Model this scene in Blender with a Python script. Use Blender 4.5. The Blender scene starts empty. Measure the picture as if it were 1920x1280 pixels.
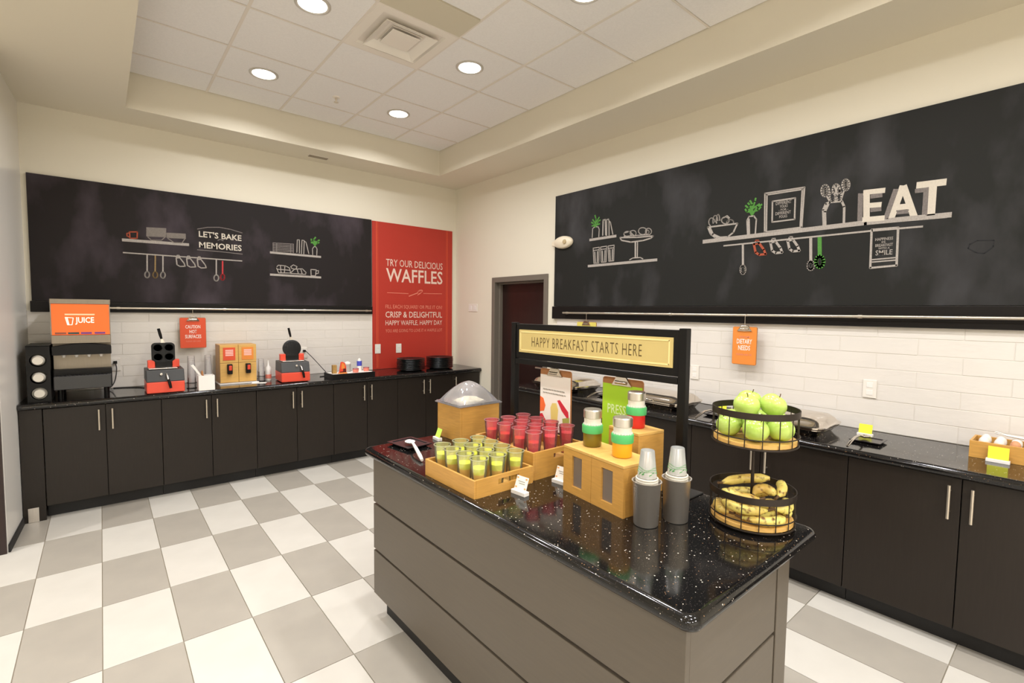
import bpy, bmesh, math, random
from mathutils import Vector, Matrix

random.seed(7)
scene = bpy.context.scene
COL = scene.collection

# ------------------------------------------------------------------ camera
cam_data = bpy.data.cameras.new('camera')
cam = bpy.data.objects.new('camera', cam_data)
COL.objects.link(cam)
YAW, PITCH, ROLL, FPX = 0.8707, 0.0605, -0.0118, 914.43
fwd = Vector((math.cos(PITCH)*math.cos(YAW), math.cos(PITCH)*math.sin(YAW), -math.sin(PITCH)))
rgt = Vector((math.sin(YAW), -math.cos(YAW), 0))
dwn = fwd.cross(rgt)
r2 = rgt*math.cos(ROLL) + dwn*math.sin(ROLL)
d2 = dwn*math.cos(ROLL) - rgt*math.sin(ROLL)
rot = Matrix((r2, -d2, -fwd)).transposed()
cam.matrix_world = Matrix.Translation((0, 0, 1.634)) @ rot.to_4x4()
cam_data.sensor_width = 36.0
cam_data.lens = FPX/1920*36
cam_data.clip_start = 0.02
scene.camera = cam

# ------------------------------------------------------------------ world, exposure
world = bpy.data.worlds.new('world'); scene.world = world
world.use_nodes = True
world.node_tree.nodes['Background'].inputs[0].default_value = (1.0, 0.95, 0.88, 1)
world.node_tree.nodes['Background'].inputs[1].default_value = 0.3
vs = scene.view_settings
vs.view_transform = 'Standard'; vs.look = 'None'; vs.gamma = 1.0; vs.use_curve_mapping = False
vs.exposure = 0.0
scene.cycles.transparent_max_bounces = 40
scene.cycles.max_bounces = 16
LIGHT_W = 15.5
LOBBY_FILL_W = 30.0
REAR_FILL_W = 52.0
LIGHT_COL = (1.0, 0.995, 1.01)

# ------------------------------------------------------------------ materials
def lin(c):
    c = c/255.0
    return c/12.92 if c <= 0.04045 else ((c+0.055)/1.055)**2.4
def rgb(r, g, b): return (lin(r), lin(g), lin(b), 1.0)
MATS = {}
def mat(name, col, rough=0.5, metal=0.0, spec=0.5, var=0.0, scale=8.0, stretch=(1, 1, 1), bump=0.0, bscale=None, emit=0.0, coat=0.0, detail=3.0, col2=None):
    if name in MATS: return MATS[name]
    m = bpy.data.materials.new(name); m.use_nodes = True
    nt = m.node_tree; b = nt.nodes['Principled BSDF']
    c = rgb(*col)
    b.inputs['Base Color'].default_value = c
    b.inputs['Roughness'].default_value = rough
    b.inputs['Metallic'].default_value = metal
    b.inputs['Specular IOR Level'].default_value = spec
    if coat: b.inputs['Coat Weight'].default_value = coat
    if emit:
        b.inputs['Emission Color'].default_value = c
        b.inputs['Emission Strength'].default_value = emit
    if var or bump or col2:
        tc = nt.nodes.new('ShaderNodeTexCoord'); mp = nt.nodes.new('ShaderNodeMapping')
        mp.inputs['Scale'].default_value = stretch
        nt.links.new(tc.outputs['Object'], mp.inputs[0])
        n = nt.nodes.new('ShaderNodeTexNoise'); n.inputs['Scale'].default_value = scale; n.inputs['Detail'].default_value = detail
        nt.links.new(mp.outputs[0], n.inputs['Vector'])
        if var or col2:
            mr = nt.nodes.new('ShaderNodeMapRange')
            mr.inputs[1].default_value = 0.3; mr.inputs[2].default_value = 0.7
            nt.links.new(n.outputs[0], mr.inputs[0])
            mx = nt.nodes.new('ShaderNodeMix'); mx.data_type = 'RGBA'
            k = 1.0-var
            mx.inputs[6].default_value = (c[0]*k, c[1]*k, c[2]*k, 1) if not col2 else rgb(*col2)
            mx.inputs[7].default_value = c
            nt.links.new(mr.outputs[0], mx.inputs[0])
            nt.links.new(mx.outputs[2], b.inputs['Base Color'])
        if bump:
            n2 = n
            if bscale:
                n2 = nt.nodes.new('ShaderNodeTexNoise'); n2.inputs['Scale'].default_value = bscale
                nt.links.new(mp.outputs[0], n2.inputs['Vector'])
            bp = nt.nodes.new('ShaderNodeBump'); bp.inputs['Strength'].default_value = bump; bp.inputs['Distance'].default_value = 0.01
            nt.links.new(n2.outputs[0], bp.inputs['Height'])
            nt.links.new(bp.outputs[0], b.inputs['Normal'])
    MATS[name] = m
    return m

def clear_mat(name, tint=(255, 255, 255), gloss=0.10, rough=0.05, milk=0.0, ior=1.45):
    """thin clear plastic: mostly transparent, Fresnel gloss, a little milkiness"""
    m = bpy.data.materials.new(name); m.use_nodes = True
    nt = m.node_tree; nt.nodes.clear()
    out = nt.nodes.new('ShaderNodeOutputMaterial')
    tr = nt.nodes.new('ShaderNodeBsdfTransparent'); tr.inputs[0].default_value = rgb(*tint)
    gl = nt.nodes.new('ShaderNodeBsdfGlossy'); gl.inputs['Roughness'].default_value = rough
    df0 = nt.nodes.new('ShaderNodeBsdfDiffuse'); df0.inputs[0].default_value = rgb(*tint)
    tl = nt.nodes.new('ShaderNodeBsdfTranslucent'); tl.inputs[0].default_value = rgb(*tint)
    df = nt.nodes.new('ShaderNodeMixShader'); df.inputs[0].default_value = 0.55
    nt.links.new(df0.outputs[0], df.inputs[1]); nt.links.new(tl.outputs[0], df.inputs[2])
    lw = nt.nodes.new('ShaderNodeFresnel'); lw.inputs[0].default_value = ior
    ad = nt.nodes.new('ShaderNodeMath'); ad.operation = 'MULTIPLY_ADD'; ad.inputs[1].default_value = 1.0; ad.inputs[2].default_value = gloss*0.3
    m1 = nt.nodes.new('ShaderNodeMixShader'); m2 = nt.nodes.new('ShaderNodeMixShader')
    m1.inputs[0].default_value = milk
    nt.links.new(tr.outputs[0], m1.inputs[1]); nt.links.new(df.outputs[0], m1.inputs[2])
    nt.links.new(lw.outputs[0], ad.inputs[0]); nt.links.new(ad.outputs[0], m2.inputs[0])
    nt.links.new(m1.outputs[0], m2.inputs[1]); nt.links.new(gl.outputs[0], m2.inputs[2])
    nt.links.new(m2.outputs[0], out.inputs[0])
    MATS[name] = m
    return m

def granite_mat():
    m = mat('black_granite', (18, 17, 17), rough=0.10, spec=0.5)
    nt = m.node_tree; b = nt.nodes['Principled BSDF']
    tc = nt.nodes.new('ShaderNodeTexCoord')
    prev = None
    for sc, th, colr in ((420, 0.90, (96, 88, 80)), (150, 0.962, (200, 190, 175)), (190, 0.968, (130, 100, 70))):
        v = nt.nodes.new('ShaderNodeTexVoronoi'); v.inputs['Scale'].default_value = sc
        nt.links.new(tc.outputs['Object'], v.inputs['Vector'])
        sep = nt.nodes.new('ShaderNodeSeparateColor'); nt.links.new(v.outputs['Color'], sep.inputs[0])
        gt = nt.nodes.new('ShaderNodeMath'); gt.operation = 'GREATER_THAN'; gt.inputs[1].default_value = th
        nt.links.new(sep.outputs[0], gt.inputs[0])
        ds = nt.nodes.new('ShaderNodeMath'); ds.operation = 'LESS_THAN'; ds.inputs[1].default_value = 0.32
        nt.links.new(v.outputs['Distance'], ds.inputs[0])
        mu = nt.nodes.new('ShaderNodeMath'); mu.operation = 'MULTIPLY'
        nt.links.new(gt.outputs[0], mu.inputs[0]); nt.links.new(ds.outputs[0], mu.inputs[1])
        mx = nt.nodes.new('ShaderNodeMix'); mx.data_type = 'RGBA'
        mx.inputs[6].default_value = rgb(18, 17, 17); mx.inputs[7].default_value = rgb(*colr)
        if prev: nt.links.new(prev, mx.inputs[6])
        nt.links.new(mu.outputs[0], mx.inputs[0]); prev = mx.outputs[2]
    nt.links.new(prev, b.inputs['Base Color'])
    return m

def chalkboard_mat(name, base, dust):
    m = mat(name, base, rough=0.6, spec=0.2)
    nt = m.node_tree; b = nt.nodes['Principled BSDF']
    tc = nt.nodes.new('ShaderNodeTexCoord'); mp = nt.nodes.new('ShaderNodeMapping')
    mp.inputs['Scale'].default_value = (1.9, 1.9, 1.0)
    nt.links.new(tc.outputs['Object'], mp.inputs[0])
    n = nt.nodes.new('ShaderNodeTexNoise'); n.inputs['Scale'].default_value = 1.6; n.inputs['Detail'].default_value = 5
    nt.links.new(mp.outputs[0], n.inputs['Vector'])
    cr = nt.nodes.new('ShaderNodeMapRange'); cr.inputs[1].default_value = 0.48; cr.inputs[2].default_value = 0.78
    cr.inputs[4].default_value = 0.8
    nt.links.new(n.outputs[0], cr.inputs[0])
    n2 = nt.nodes.new('ShaderNodeTexNoise'); n2.inputs['Scale'].default_value = 0.5
    nt.links.new(tc.outputs['Object'], n2.inputs['Vector'])
    mx = nt.nodes.new('ShaderNodeMix'); mx.data_type = 'RGBA'
    mx.inputs[6].default_value = rgb(*base); mx.inputs[7].default_value = rgb(*dust)
    nt.links.new(cr.outputs[0], mx.inputs[0]); nt.links.new(mx.outputs[2], b.inputs['Base Color'])
    return m

M = {
 'wall': mat('wall_paint', (229, 222, 204), rough=0.6, bump=0.03, scale=160),
 'wall_gloss': mat('wall_semi_gloss', (232, 228, 220), rough=0.28, spec=0.5),
 'soffit': mat('soffit_paint', (226, 218, 199), rough=0.65),
 'ceil': mat('ceiling_tile', (245, 242, 239), rough=0.9, var=0.05, scale=90, bump=0.12, bscale=220),
 'ceil_grid': mat('ceiling_grid_metal', (232, 224, 213), rough=0.5),
 'ceil_panel': mat('ceiling_panel_plain', (212, 204, 182), rough=0.6),
 'tile_light': mat('floor_tile_light', (208, 203, 193), rough=0.38, var=0.05, scale=5, col2=(202, 197, 187)),
 'tile_grey': mat('floor_tile_grey', (170, 163, 151), rough=0.40, var=0.06, scale=5, col2=(163, 156, 145)),
 'grout': mat('grout', (178, 168, 150), rough=0.8),
 'cabinet': mat('cabinet_laminate', (37, 30, 24), spec=0.35, rough=0.42, var=0.22, scale=14, stretch=(8, 8, 0.6), detail=6),
 'cabinet_edge': mat('cabinet_dark_recess', (22, 20, 19), rough=0.6),
 'island': mat('island_laminate', (92, 83, 71), rough=0.40, var=0.08, scale=10, stretch=(1, 0.6, 10), detail=5),
 'granite': granite_mat(),
 'board_back': chalkboard_mat('chalkboard_plum', (35, 30, 30), (84, 74, 82)),
 'board_right': chalkboard_mat('chalkboard_charcoal', (34, 34, 32), (76, 75, 78)),
 'rail_black': mat('rail_black', (20, 16, 14), spec=0.25, rough=0.5),
 'red_panel': mat('red_panel', (182, 50, 36), rough=0.5, var=0.04, scale=3),
 'red_border': mat('red_panel_border', (212, 84, 52), rough=0.5),
 'steel_dim': mat('satin_steel_panel', (150, 141, 128), rough=0.45, metal=1.0, var=0.10, scale=30, stretch=(12, 12, 0.4)),
 'steel': mat('brushed_steel', (232, 226, 218), rough=0.33, metal=1.0, var=0.12, scale=30, stretch=(12, 12, 0.4)),
 'chrome': mat('polished_steel', (214, 206, 196), rough=0.12, metal=1.0),
 'handle': mat('satin_nickel', (214, 204, 188), rough=0.30, metal=0.9),
 'splash': mat('white_glazed_tile', (226, 220, 212), rough=0.13, spec=0.55, bump=0.20, scale=9, stretch=(1, 1, 2.2)),
 'splash_grout': mat('splash_grout', (222, 216, 207), rough=0.8),
 'wood': mat('bamboo_wood', (208, 156, 78), rough=0.40, var=0.14, scale=5, stretch=(3, 3, 26), detail=3),
 'wood_light': mat('bamboo_wood_light', (222, 176, 98), rough=0.40, var=0.12, scale=5, stretch=(2, 16, 16), detail=3),
 'door_wood': mat('dark_cherry_door', (40, 20, 17), rough=0.35, var=0.3, scale=8, stretch=(6, 6, 0.6)),
 'door_frame': mat('door_frame_paint', (112, 104, 94), rough=0.5),
 'plastic_white': mat('white_plastic', (236, 232, 226), rough=0.35),
 'plate_white': mat('cover_plate_white', (232, 226, 216), rough=0.4),
 'paper_white': mat('white_paper', (240, 236, 228), rough=0.7),
 'cup_white': mat('white_paper_cup', (228, 222, 208), rough=0.5),
 'black': mat('black_plastic', (13, 12, 12), spec=0.25, rough=0.4),
 'black_matte': mat('black_powder_coat', (26, 24, 22), rough=0.5),
 'sign_black': mat('sign_black_frame', (14, 13, 13), spec=0.25, rough=0.4),
 'wire': mat('bronze_wire', (52, 44, 38), rough=0.42, metal=0.5),
 'dark_grey': mat('dark_grey_metal', (58, 58, 58), rough=0.45, metal=0.2),
 'red_metal': mat('red_enamel', (224, 74, 50), rough=0.35),
 'cast_iron': mat('black_iron_plate', (14, 14, 14), rough=0.55),
 'orange_sign': mat('orange_backlit_sign', (244, 98, 32), rough=0.4, emit=0.55),
 'orange_card': mat('orange_card', (230, 138, 56), rough=0.55),
 'red_card': mat('red_orange_card', (222, 82, 46), rough=0.55),
 'lime_card': mat('lime_card', (168, 214, 40), rough=0.5),
 'yellow_card': mat('yellow_card', (238, 238, 60), rough=0.55),
 'lime_note': mat('lime_note', (206, 240, 96), rough=0.55),
 'gold_sign': mat('gold_sign_panel', (212, 190, 122), rough=0.45, var=0.04, scale=4),
 'gold_line': mat('pale_gold_line', (246, 226, 158), rough=0.45),
 'ink_brown': mat('brown_ink', (92, 72, 34), rough=0.6),
 'ink_grey': mat('grey_ink', (150, 146, 136), rough=0.6),
 'cork': mat('hardboard_brown', (176, 120, 72), rough=0.6, var=0.12, scale=60),
 'apple': mat('green_apple_skin', (172, 206, 82), rough=0.22, var=0.12, scale=14, col2=(192, 214, 112)),
 'stem': mat('brown_stem', (92, 66, 36), rough=0.7),
 'plate_black': mat('black_stoneware', (22, 24, 23), rough=0.3),
 'plate_slate': mat('black_melamine_plate', (44, 38, 40), rough=0.25),
 'egg_white': mat('eggshell_white', (236, 226, 214), rough=0.5),
 'egg_brown': mat('eggshell_brown', (206, 146, 104), rough=0.5),
 'green_band': mat('green_silicone', (84, 186, 108), rough=0.4),
 'juice_red': mat('red_smoothie', (206, 40, 36), rough=0.3),
 'juice_redor': mat('red_orange_smoothie', (212, 62, 40), rough=0.3),
 'juice_pink': mat('berry_smoothie', (204, 56, 88), rough=0.3),
 'juice_pinkfoam': mat('pink_smoothie_film', (238, 140, 150), rough=0.4),
 'juice_orange': mat('orange_juice', (250, 190, 52), rough=0.3),
 'juice_lime': mat('lime_juice', (232, 240, 64), rough=0.3),
 'juice_olive': mat('olive_green_juice', (120, 104, 24), rough=0.3),
 'juice_amber': mat('amber_juice', (240, 172, 32), rough=0.3),
 'cereal': mat('pale_granola', (250, 248, 214), rough=0.8, var=0.2, scale=60, bump=0.5),
 'blue': mat('blue_plastic', (70, 80, 190), rough=0.4),
 'salmon': mat('salmon_pink_plastic', (238, 140, 120), rough=0.4),
 'leaf_green': mat('printed_green', (70, 150, 70), rough=0.6),
 'cord': mat('dark_rubber_cord', (46, 42, 40), rough=0.6),
 'lens': mat('lamp_lens', (255, 250, 240), rough=0.5, emit=6.0),
 'trim_white': mat('lamp_trim_white', (196, 190, 180), rough=0.4),
 'vent_white': mat('vent_white_metal', (240, 233, 222), rough=0.5),
 'vent_dark': mat('vent_dark_inside', (40, 36, 28), rough=0.8),
 'vent_grey': mat('vent_grey_slats', (150, 138, 120), rough=0.6),
 'purple': mat('purple_tag', (120, 64, 130), rough=0.5),
 'teal_dark': mat('dark_teal_tag', (52, 74, 70), rough=0.5),
 'tag_brown': mat('brown_tag', (150, 84, 60), rough=0.5),
}
M['clear'] = clear_mat('clear_plastic', (250, 250, 250), 0.15, 0.05, 0.05)
M['clear_cup'] = clear_mat('clear_cup_plastic', (250, 252, 244), 0.2, 0.08, 0.16)
M['clear_lime'] = clear_mat('clear_cup_lime_glow', (255, 255, 222), 0.2, 0.08, 0.20, 1.28)  # whitish-lime highlight of the cups put into tint and milkiness
M['clear_pink'] = clear_mat('clear_cup_smoothie_film', (255, 190, 195), 0.2, 0.08, 0.26, 1.28)
M['frosted'] = clear_mat('frosted_cup_plastic', (250, 250, 247), 0.25, 0.2, 0.62)
M['clear_soft'] = clear_mat('soft_clear_cup_plastic', (255, 255, 255), 0.1, 0.15, 0.22, 1.15)
M['dome'] = clear_mat('clear_dome_plastic', (255, 252, 255), 0.6, 0.05, 0.32)
CH = {
 'w': mat('chalk_white', (178, 170, 162), rough=0.9, var=0.25, scale=120),
 'W': mat('chalk_bright', (212, 203, 188), rough=0.9, var=0.10, scale=120),
 'g': mat('chalk_grey', (132, 124, 117), rough=0.9, var=0.2, scale=120),
 'd': mat('chalk_faint', (132, 124, 120), rough=0.9, var=0.3, scale=120),
 'o': mat('chalk_orange', (176, 84, 58), rough=0.9, var=0.2, scale=120),
 'y': mat('chalk_ochre', (152, 126, 84), rough=0.9, var=0.2, scale=120),
 'r': mat('chalk_red', (200, 62, 66), rough=0.9, var=0.2, scale=120),
 'n': mat('chalk_green', (84, 146, 62), rough=0.9, var=0.25, scale=120),
 'k': mat('chalk_dark_line', (36, 36, 38), rough=0.9),
}
def banana_mat():
    m = mat('spotted_banana', (226, 202, 92), rough=0.45)
    nt = m.node_tree; b = nt.nodes['Principled BSDF']
    tc = nt.nodes.new('ShaderNodeTexCoord')
    n = nt.nodes.new('ShaderNodeTexNoise'); n.inputs['Scale'].default_value = 55; n.inputs['Detail'].default_value = 4
    nt.links.new(tc.outputs['Object'], n.inputs['Vector'])
    mr = nt.nodes.new('ShaderNodeMapRange'); mr.inputs[1].default_value = 0.52; mr.inputs[2].default_value = 0.68
    nt.links.new(n.outputs[0], mr.inputs[0])
    n2 = nt.nodes.new('ShaderNodeTexNoise'); n2.inputs['Scale'].default_value = 9
    nt.links.new(tc.outputs['Object'], n2.inputs['Vector'])
    m0 = nt.nodes.new('ShaderNodeMix'); m0.data_type = 'RGBA'
    m0.inputs[6].default_value = rgb(206, 170, 84); m0.inputs[7].default_value = rgb(236, 222, 120)
    mr2 = nt.nodes.new('ShaderNodeMapRange'); mr2.inputs[1].default_value = 0.35; mr2.inputs[2].default_value = 0.6
    nt.links.new(n2.outputs[0], mr2.inputs[0]); nt.links.new(mr2.outputs[0], m0.inputs[0])
    mx = nt.nodes.new('ShaderNodeMix'); mx.data_type = 'RGBA'; mx.inputs[7].default_value = rgb(110, 70, 32)
    nt.links.new(m0.outputs[2], mx.inputs[6]); nt.links.new(mr.outputs[0], mx.inputs[0])
    nt.links.new(mx.outputs[2], b.inputs['Base Color'])
    return m
M['banana'] = banana_mat()
def brushed_cyl():
    m = mat('brushed_steel_cylinder', (210, 203, 194), rough=0.30, metal=0.85)
    nt = m.node_tree; b = nt.nodes['Principled BSDF']
    tg = nt.nodes.new('ShaderNodeTangent'); tg.direction_type = 'RADIAL'; tg.axis = 'Z'
    nt.links.new(tg.outputs[0], b.inputs['Tangent']); b.inputs['Anisotropic'].default_value = 0.85
    return m
M['steel_cyl'] = brushed_cyl()

# ------------------------------------------------------------------ mesh helpers
class MB:
    def __init__(self): self.v = []; self.f = []
    def add(self, vs, fs):
        o = len(self.v); self.v += [tuple(p) for p in vs]; self.f += [tuple(i+o for i in f) for f in fs]; return self
    def box(self, x0, x1, y0, y1, z0, z1):
        return self.add([(x0, y0, z0), (x1, y0, z0), (x1, y1, z0), (x0, y1, z0), (x0, y0, z1), (x1, y0, z1), (x1, y1, z1), (x0, y1, z1)],
                        [(0, 3, 2, 1), (4, 5, 6, 7), (0, 1, 5, 4), (1, 2, 6, 5), (2, 3, 7, 6), (3, 0, 4, 7)])
    def hexa(self, b, t):
        """bottom 4 points, top 4 points, both counter-clockwise seen from above"""
        return self.add(list(b)+list(t), [(0, 3, 2, 1), (4, 5, 6, 7), (0, 1, 5, 4), (1, 2, 6, 5), (2, 3, 7, 6), (3, 0, 4, 7)])
    def lathe(self, prof, n=24, c=(0, 0, 0), mtx=None, caps=True):
        vs = []; fs = []
        for r, z in prof:
            for k in range(n):
                a = 2*math.pi*k/n
                p = Vector((r*math.cos(a), r*math.sin(a), z))
                if mtx: p = mtx @ p
                vs.append((p[0]+c[0], p[1]+c[1], p[2]+c[2]))
        for i in range(len(prof)-1):
            for k in range(n):
                k2 = (k+1) % n
                fs.append((i*n+k, i*n+k2, (i+1)*n+k2, (i+1)*n+k))
        if caps:
            if prof[0][0] > 1e-6: fs.append(tuple(reversed(range(n))))
            if prof[-1][0] > 1e-6: fs.append(tuple((len(prof)-1)*n+k for k in range(n)))
        return self.add(vs, fs)
    def cyl(self, c, r, z0, z1, n=20, r1=None):
        return self.lathe([(r, z0), (r if r1 is None else r1, z1)], n, (c[0], c[1], 0))
    def tube(self, pts, r, n=8, closed=False):
        pts = [Vector(p) for p in pts]; L = len(pts)
        rad = r if isinstance(r, (list, tuple)) else [r]*L
        vs = []; fs = []; nrm = None
        for i, p in enumerate(pts):
            if closed: t = pts[(i+1) % L]-pts[i-1]
            else: t = pts[min(i+1, L-1)]-pts[max(i-1, 0)]
            t.normalize()
            if nrm is None:
                nrm = t.orthogonal().normalized()
            else:
                nrm = (nrm - t*nrm.dot(t))
                nrm = nrm.normalized() if nrm.length > 1e-6 else t.orthogonal().normalized()
            bn = t.cross(nrm)
            for k in range(n):
                a = 2*math.pi*k/n
                vs.append(p + (nrm*math.cos(a)+bn*math.sin(a))*rad[i])
        for i in range(L if closed else L-1):
            j = (i+1) % L
            for k in range(n):
                k2 = (k+1) % n
                fs.append((i*n+k, i*n+k2, j*n+k2, j*n+k))
        if not closed:
            fs.append(tuple(reversed(range(n)))); fs.append(tuple((L-1)*n+k for k in range(n)))
        return self.add(vs, fs)
    def prism(self, poly, axis, d0, d1):
        """poly of 2D points extruded along axis ('x': poly=(y,z), 'y': poly=(x,z), 'z': poly=(x,y))"""
        def P(a, b, d): return {'x': (d, a, b), 'y': (a, d, b), 'z': (a, b, d)}[axis]
        n = len(poly)
        vs = [P(a, b, d0) for a, b in poly]+[P(a, b, d1) for a, b in poly]
        fs = [tuple(range(n)), tuple(reversed(range(n, 2*n)))]
        fs += [(i, i+n, (i+1) % n+n, (i+1) % n) for i in range(n)]
        return self.add(vs, fs)
    def mesh(self, name, smooth=None):
        me = bpy.data.meshes.new(name); me.from_pydata(self.v, [], self.f)
        bm = bmesh.new(); bm.from_mesh(me); bmesh.ops.recalc_face_normals(bm, faces=bm.faces); bm.to_mesh(me); bm.free()
        if smooth is not None:
            me.shade_smooth(); me.set_sharp_from_angle(angle=math.radians(smooth))
        return me

def link(name, me, m, parent=None, loc=(0, 0, 0), rot=(0, 0, 0)):
    o = bpy.data.objects.new(name, me); COL.objects.link(o)
    if m is not None and len(me.materials) == 0: me.materials.append(m)
    o.location = loc; o.rotation_euler = rot
    if parent is not None: o.parent = parent
    return o
def part(name, mb, m, parent, bevel=0.0, smooth=None, seg=2, label=None, loc=(0, 0, 0), rot=(0, 0, 0)):
    o = link(name, mb.mesh(name, smooth), m, parent, loc, rot)
    if bevel:
        b = o.modifiers.new('bevel', 'BEVEL'); b.width = bevel; b.segments = seg; b.limit_method = 'ANGLE'
    if label: o['label'] = label
    return o
def thing(name, label, cat, loc=(0, 0, 0), rz=0.0, group=None):
    o = bpy.data.objects.new(name, None); COL.objects.link(o)
    o.empty_display_size = 0.05
    o.location = loc; o.rotation_euler = (0, 0, rz)
    o['label'] = label; o['category'] = cat
    if group: o['group'] = group
    return o
def tag(o, label, cat, group=None):
    o['label'] = label; o['category'] = cat
    if group: o['group'] = group
    return o
def struct(name, mb, m, parent=None, label=None, cat=None, **kw):
    o = part(name, mb, m, parent, **kw)
    o['kind'] = 'structure'
    if label: o['label'] = label
    if cat: o['category'] = cat
    return o
def dup(root, loc, rz=None, label=None):
    r = root.copy(); COL.objects.link(r); r.location = loc
    if rz is not None: r.rotation_euler = (0, 0, rz)
    if label: r['label'] = label
    for ch in list(root.children):
        c = ch.copy(); COL.objects.link(c); c.parent = r
        for g in list(ch.children):
            d = g.copy(); COL.objects.link(d); d.parent = c
    return r

_dg = None
def text_mesh(body, name, box, plane, depth=0.0012, bold=0.0, shear=0.0, fit='both', spacing=1.0):
    """box = (s0, z0, s1, z1); plane = function (s, z, d) -> point, d = distance out of the wall"""
    cu = bpy.data.curves.new(name, 'FONT'); cu.body = body; cu.size = 1.0
    cu.offset = bold; cu.resolution_u = 2; cu.fill_mode = 'FRONT'; cu.space_character = spacing
    ob = bpy.data.objects.new(name, cu); COL.objects.link(ob)
    dg = bpy.context.evaluated_depsgraph_get(); dg.update()
    me = bpy.data.meshes.new_from_object(ob.evaluated_get(dg))
    bpy.data.objects.remove(ob); bpy.data.curves.remove(cu)
    xs = [v.co.x for v in me.vertices]; ys = [v.co.y for v in me.vertices]
    x0, x1, y0, y1 = min(xs), max(xs), min(ys), max(ys)
    s0, z0, s1, z1 = box
    # front face plus a skirt: a thin raised letter
    bm = bmesh.new(); bm.from_mesh(me)
    for v in bm.verts:
        a = (v.co.x-x0)/(x1-x0); b = (v.co.y-y0)/(y1-y0)
        v.co = Vector(plane(s0+a*(s1-s0), z0+b*(z1-z0)+shear*a, depth))
    bmesh.ops.recalc_face_normals(bm, faces=bm.faces)
    bm.to_mesh(me); bm.free(); me.name = name
    return me

_sk = [0]
def stroke(mb, pts, w, plane, d0, d1):
    _sk[0] = (_sk[0]+1) % 7; d1 = d1+_sk[0]*0.00016
    """flat raised line on a wall: one slab per segment"""
    for (a, b) in zip(pts[:-1], pts[1:]):
        dx, dz = b[0]-a[0], b[1]-a[1]; L = math.hypot(dx, dz)
        if L < 1e-5: continue
        ux, uz = dx/L, dz/L; e = w*0.25
        ax, az, bx, bz = a[0]-ux*e, a[1]-uz*e, b[0]+ux*e, b[1]+uz*e
        nx, nz = -uz*w/2, ux*w/2
        q = [(ax+nx, az+nz), (ax-nx, az-nz), (bx-nx, bz-nz), (bx+nx, bz+nz)]
        mb.hexa([plane(s, z, d0) for s, z in q], [plane(s, z, d1) for s, z in q])

# ------------------------------------------------------------------ key dimensions (metres)
YB, XR, XL = 5.67, 3.75, -0.48       # back wall, right wall, left wall faces
ZC, ZS = 3.57, 3.28                  # tile ceiling, soffit underside
ZT = 0.905                           # worktop height
def on_back(d0):  return lambda s, z, d=0.0: (s, d0-d, z)         # s runs along +x
def on_right(d0): return lambda s, z, d=0.0: (d0-d, -s, z)        # s runs along -y

# ================================================================== SETTING
# ---- floor: slab + single 305 x 610 mm tiles in a chequer
FX0, FY0 = -0.042, 4.615
floor = struct('floor', MB().box(-5.1, 4.3, -3.1, 5.8, -0.12, -0.006), M['grout'], label='chequered floor of cream and grey rectangular tiles')
TW, TD, J = 0.3048, 0.6096, 0.0022
tile_me = MB().box(J, TW-J, J, TD-J, -0.006, 0.0).mesh('floor_tile')
t_l = tile_me.copy(); t_l.materials.append(M['tile_light'])
t_g = tile_me.copy(); t_g.materials.append(M['tile_grey'])
rest = {0: MB(), 1: MB()}
for i in range(-17, 14):
    for j in range(-2, 13):
        x0 = FX0+i*TW; y0 = FY0-(j+1)*TD
        if x0+TW > XR+0.31 or y0+TD > YB+0.31 or x0 < -5.1 or y0 < -3.1: continue
        grey = (i+j) % 2
        if y0+TD > YB: 
            continue
        vis = (-4 <= i <= 10 and j <= 8)
        if vis and x0+TW <= XR+0.02:
            link('floor_tile', t_g if grey else t_l, None, floor, (x0, y0, 0))
        elif x0+TW <= XR+0.02:
            rest[grey].box(x0+J, x0+TW-J, y0+J, y0+TD-J, -0.006, 0.0)
# cut last row behind the back cabinets
for i in range(-2, 13):
    x0 = FX0+i*TW
    rest[(i-2) % 2].box(x0+J, min(x0+TW-J, XR), FY0+TD+J, YB, -0.006, 0.0)
for k, nm in ((0, 'tile_light'), (1, 'tile_grey')):
    o = part('floor_tile_field', rest[k], M[nm], floor); o['kind'] = 'stuff'

# ---- walls
w = MB().box(XL-0.12, XR+0.35, YB, YB+0.12, -0.006, ZC+0.1)
wall_back = struct('wall_back', w, M['wall'], label='beige back wall above the white tile splashback')
DY0, DY1, DZ = 3.90, 4.78, 2.00
w = MB()
w.box(XR, XR+0.14, -3.1, DY0, -0.006, ZC+0.1)
w.box(XR, XR+0.14, DY1, YB, -0.006, ZC+0.1)
w.box(XR, XR+0.14, DY0, DY1, DZ, ZC+0.1)
wall_right = struct('wall_right', w, M['wall'], label='beige right wall with door and chalkboard')
WEND = 4.55
def wl(y): return -0.470-(YB-y)*0.043        # the left wall runs very slightly out of square
w = MB().hexa([(wl(WEND)-0.12, WEND, -0.006), (wl(WEND), WEND, -0.006), (wl(YB), YB, -0.006), (wl(YB)-0.12, YB, -0.006)],
              [(wl(WEND)-0.12, WEND, ZS), (wl(WEND), WEND, ZS), (wl(YB), YB, ZS), (wl(YB)-0.12, YB, ZS)])
wall_left = struct('wall_left', w, M['wall_gloss'], label='off-white glossy wall at the left edge')
w = MB().hexa([(wl(WEND), WEND, 0), (wl(WEND)+0.012, WEND, 0), (wl(5.08)+0.012, 5.08, 0), (wl(5.08), 5.08, 0)],
              [(wl(WEND), WEND, 0.05), (wl(WEND)+0.012, WEND, 0.05), (wl(5.08)+0.012, 5.08, 0.05), (wl(5.08), 5.08, 0.05)])
struct('baseboard_left', w, M['cabinet_edge'], label='dark rubber baseboard along left wall')
w = MB().box(wl(WEND)-0.13, wl(WEND)-0.004, WEND-0.02, WEND, 0, 2.2)
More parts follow.
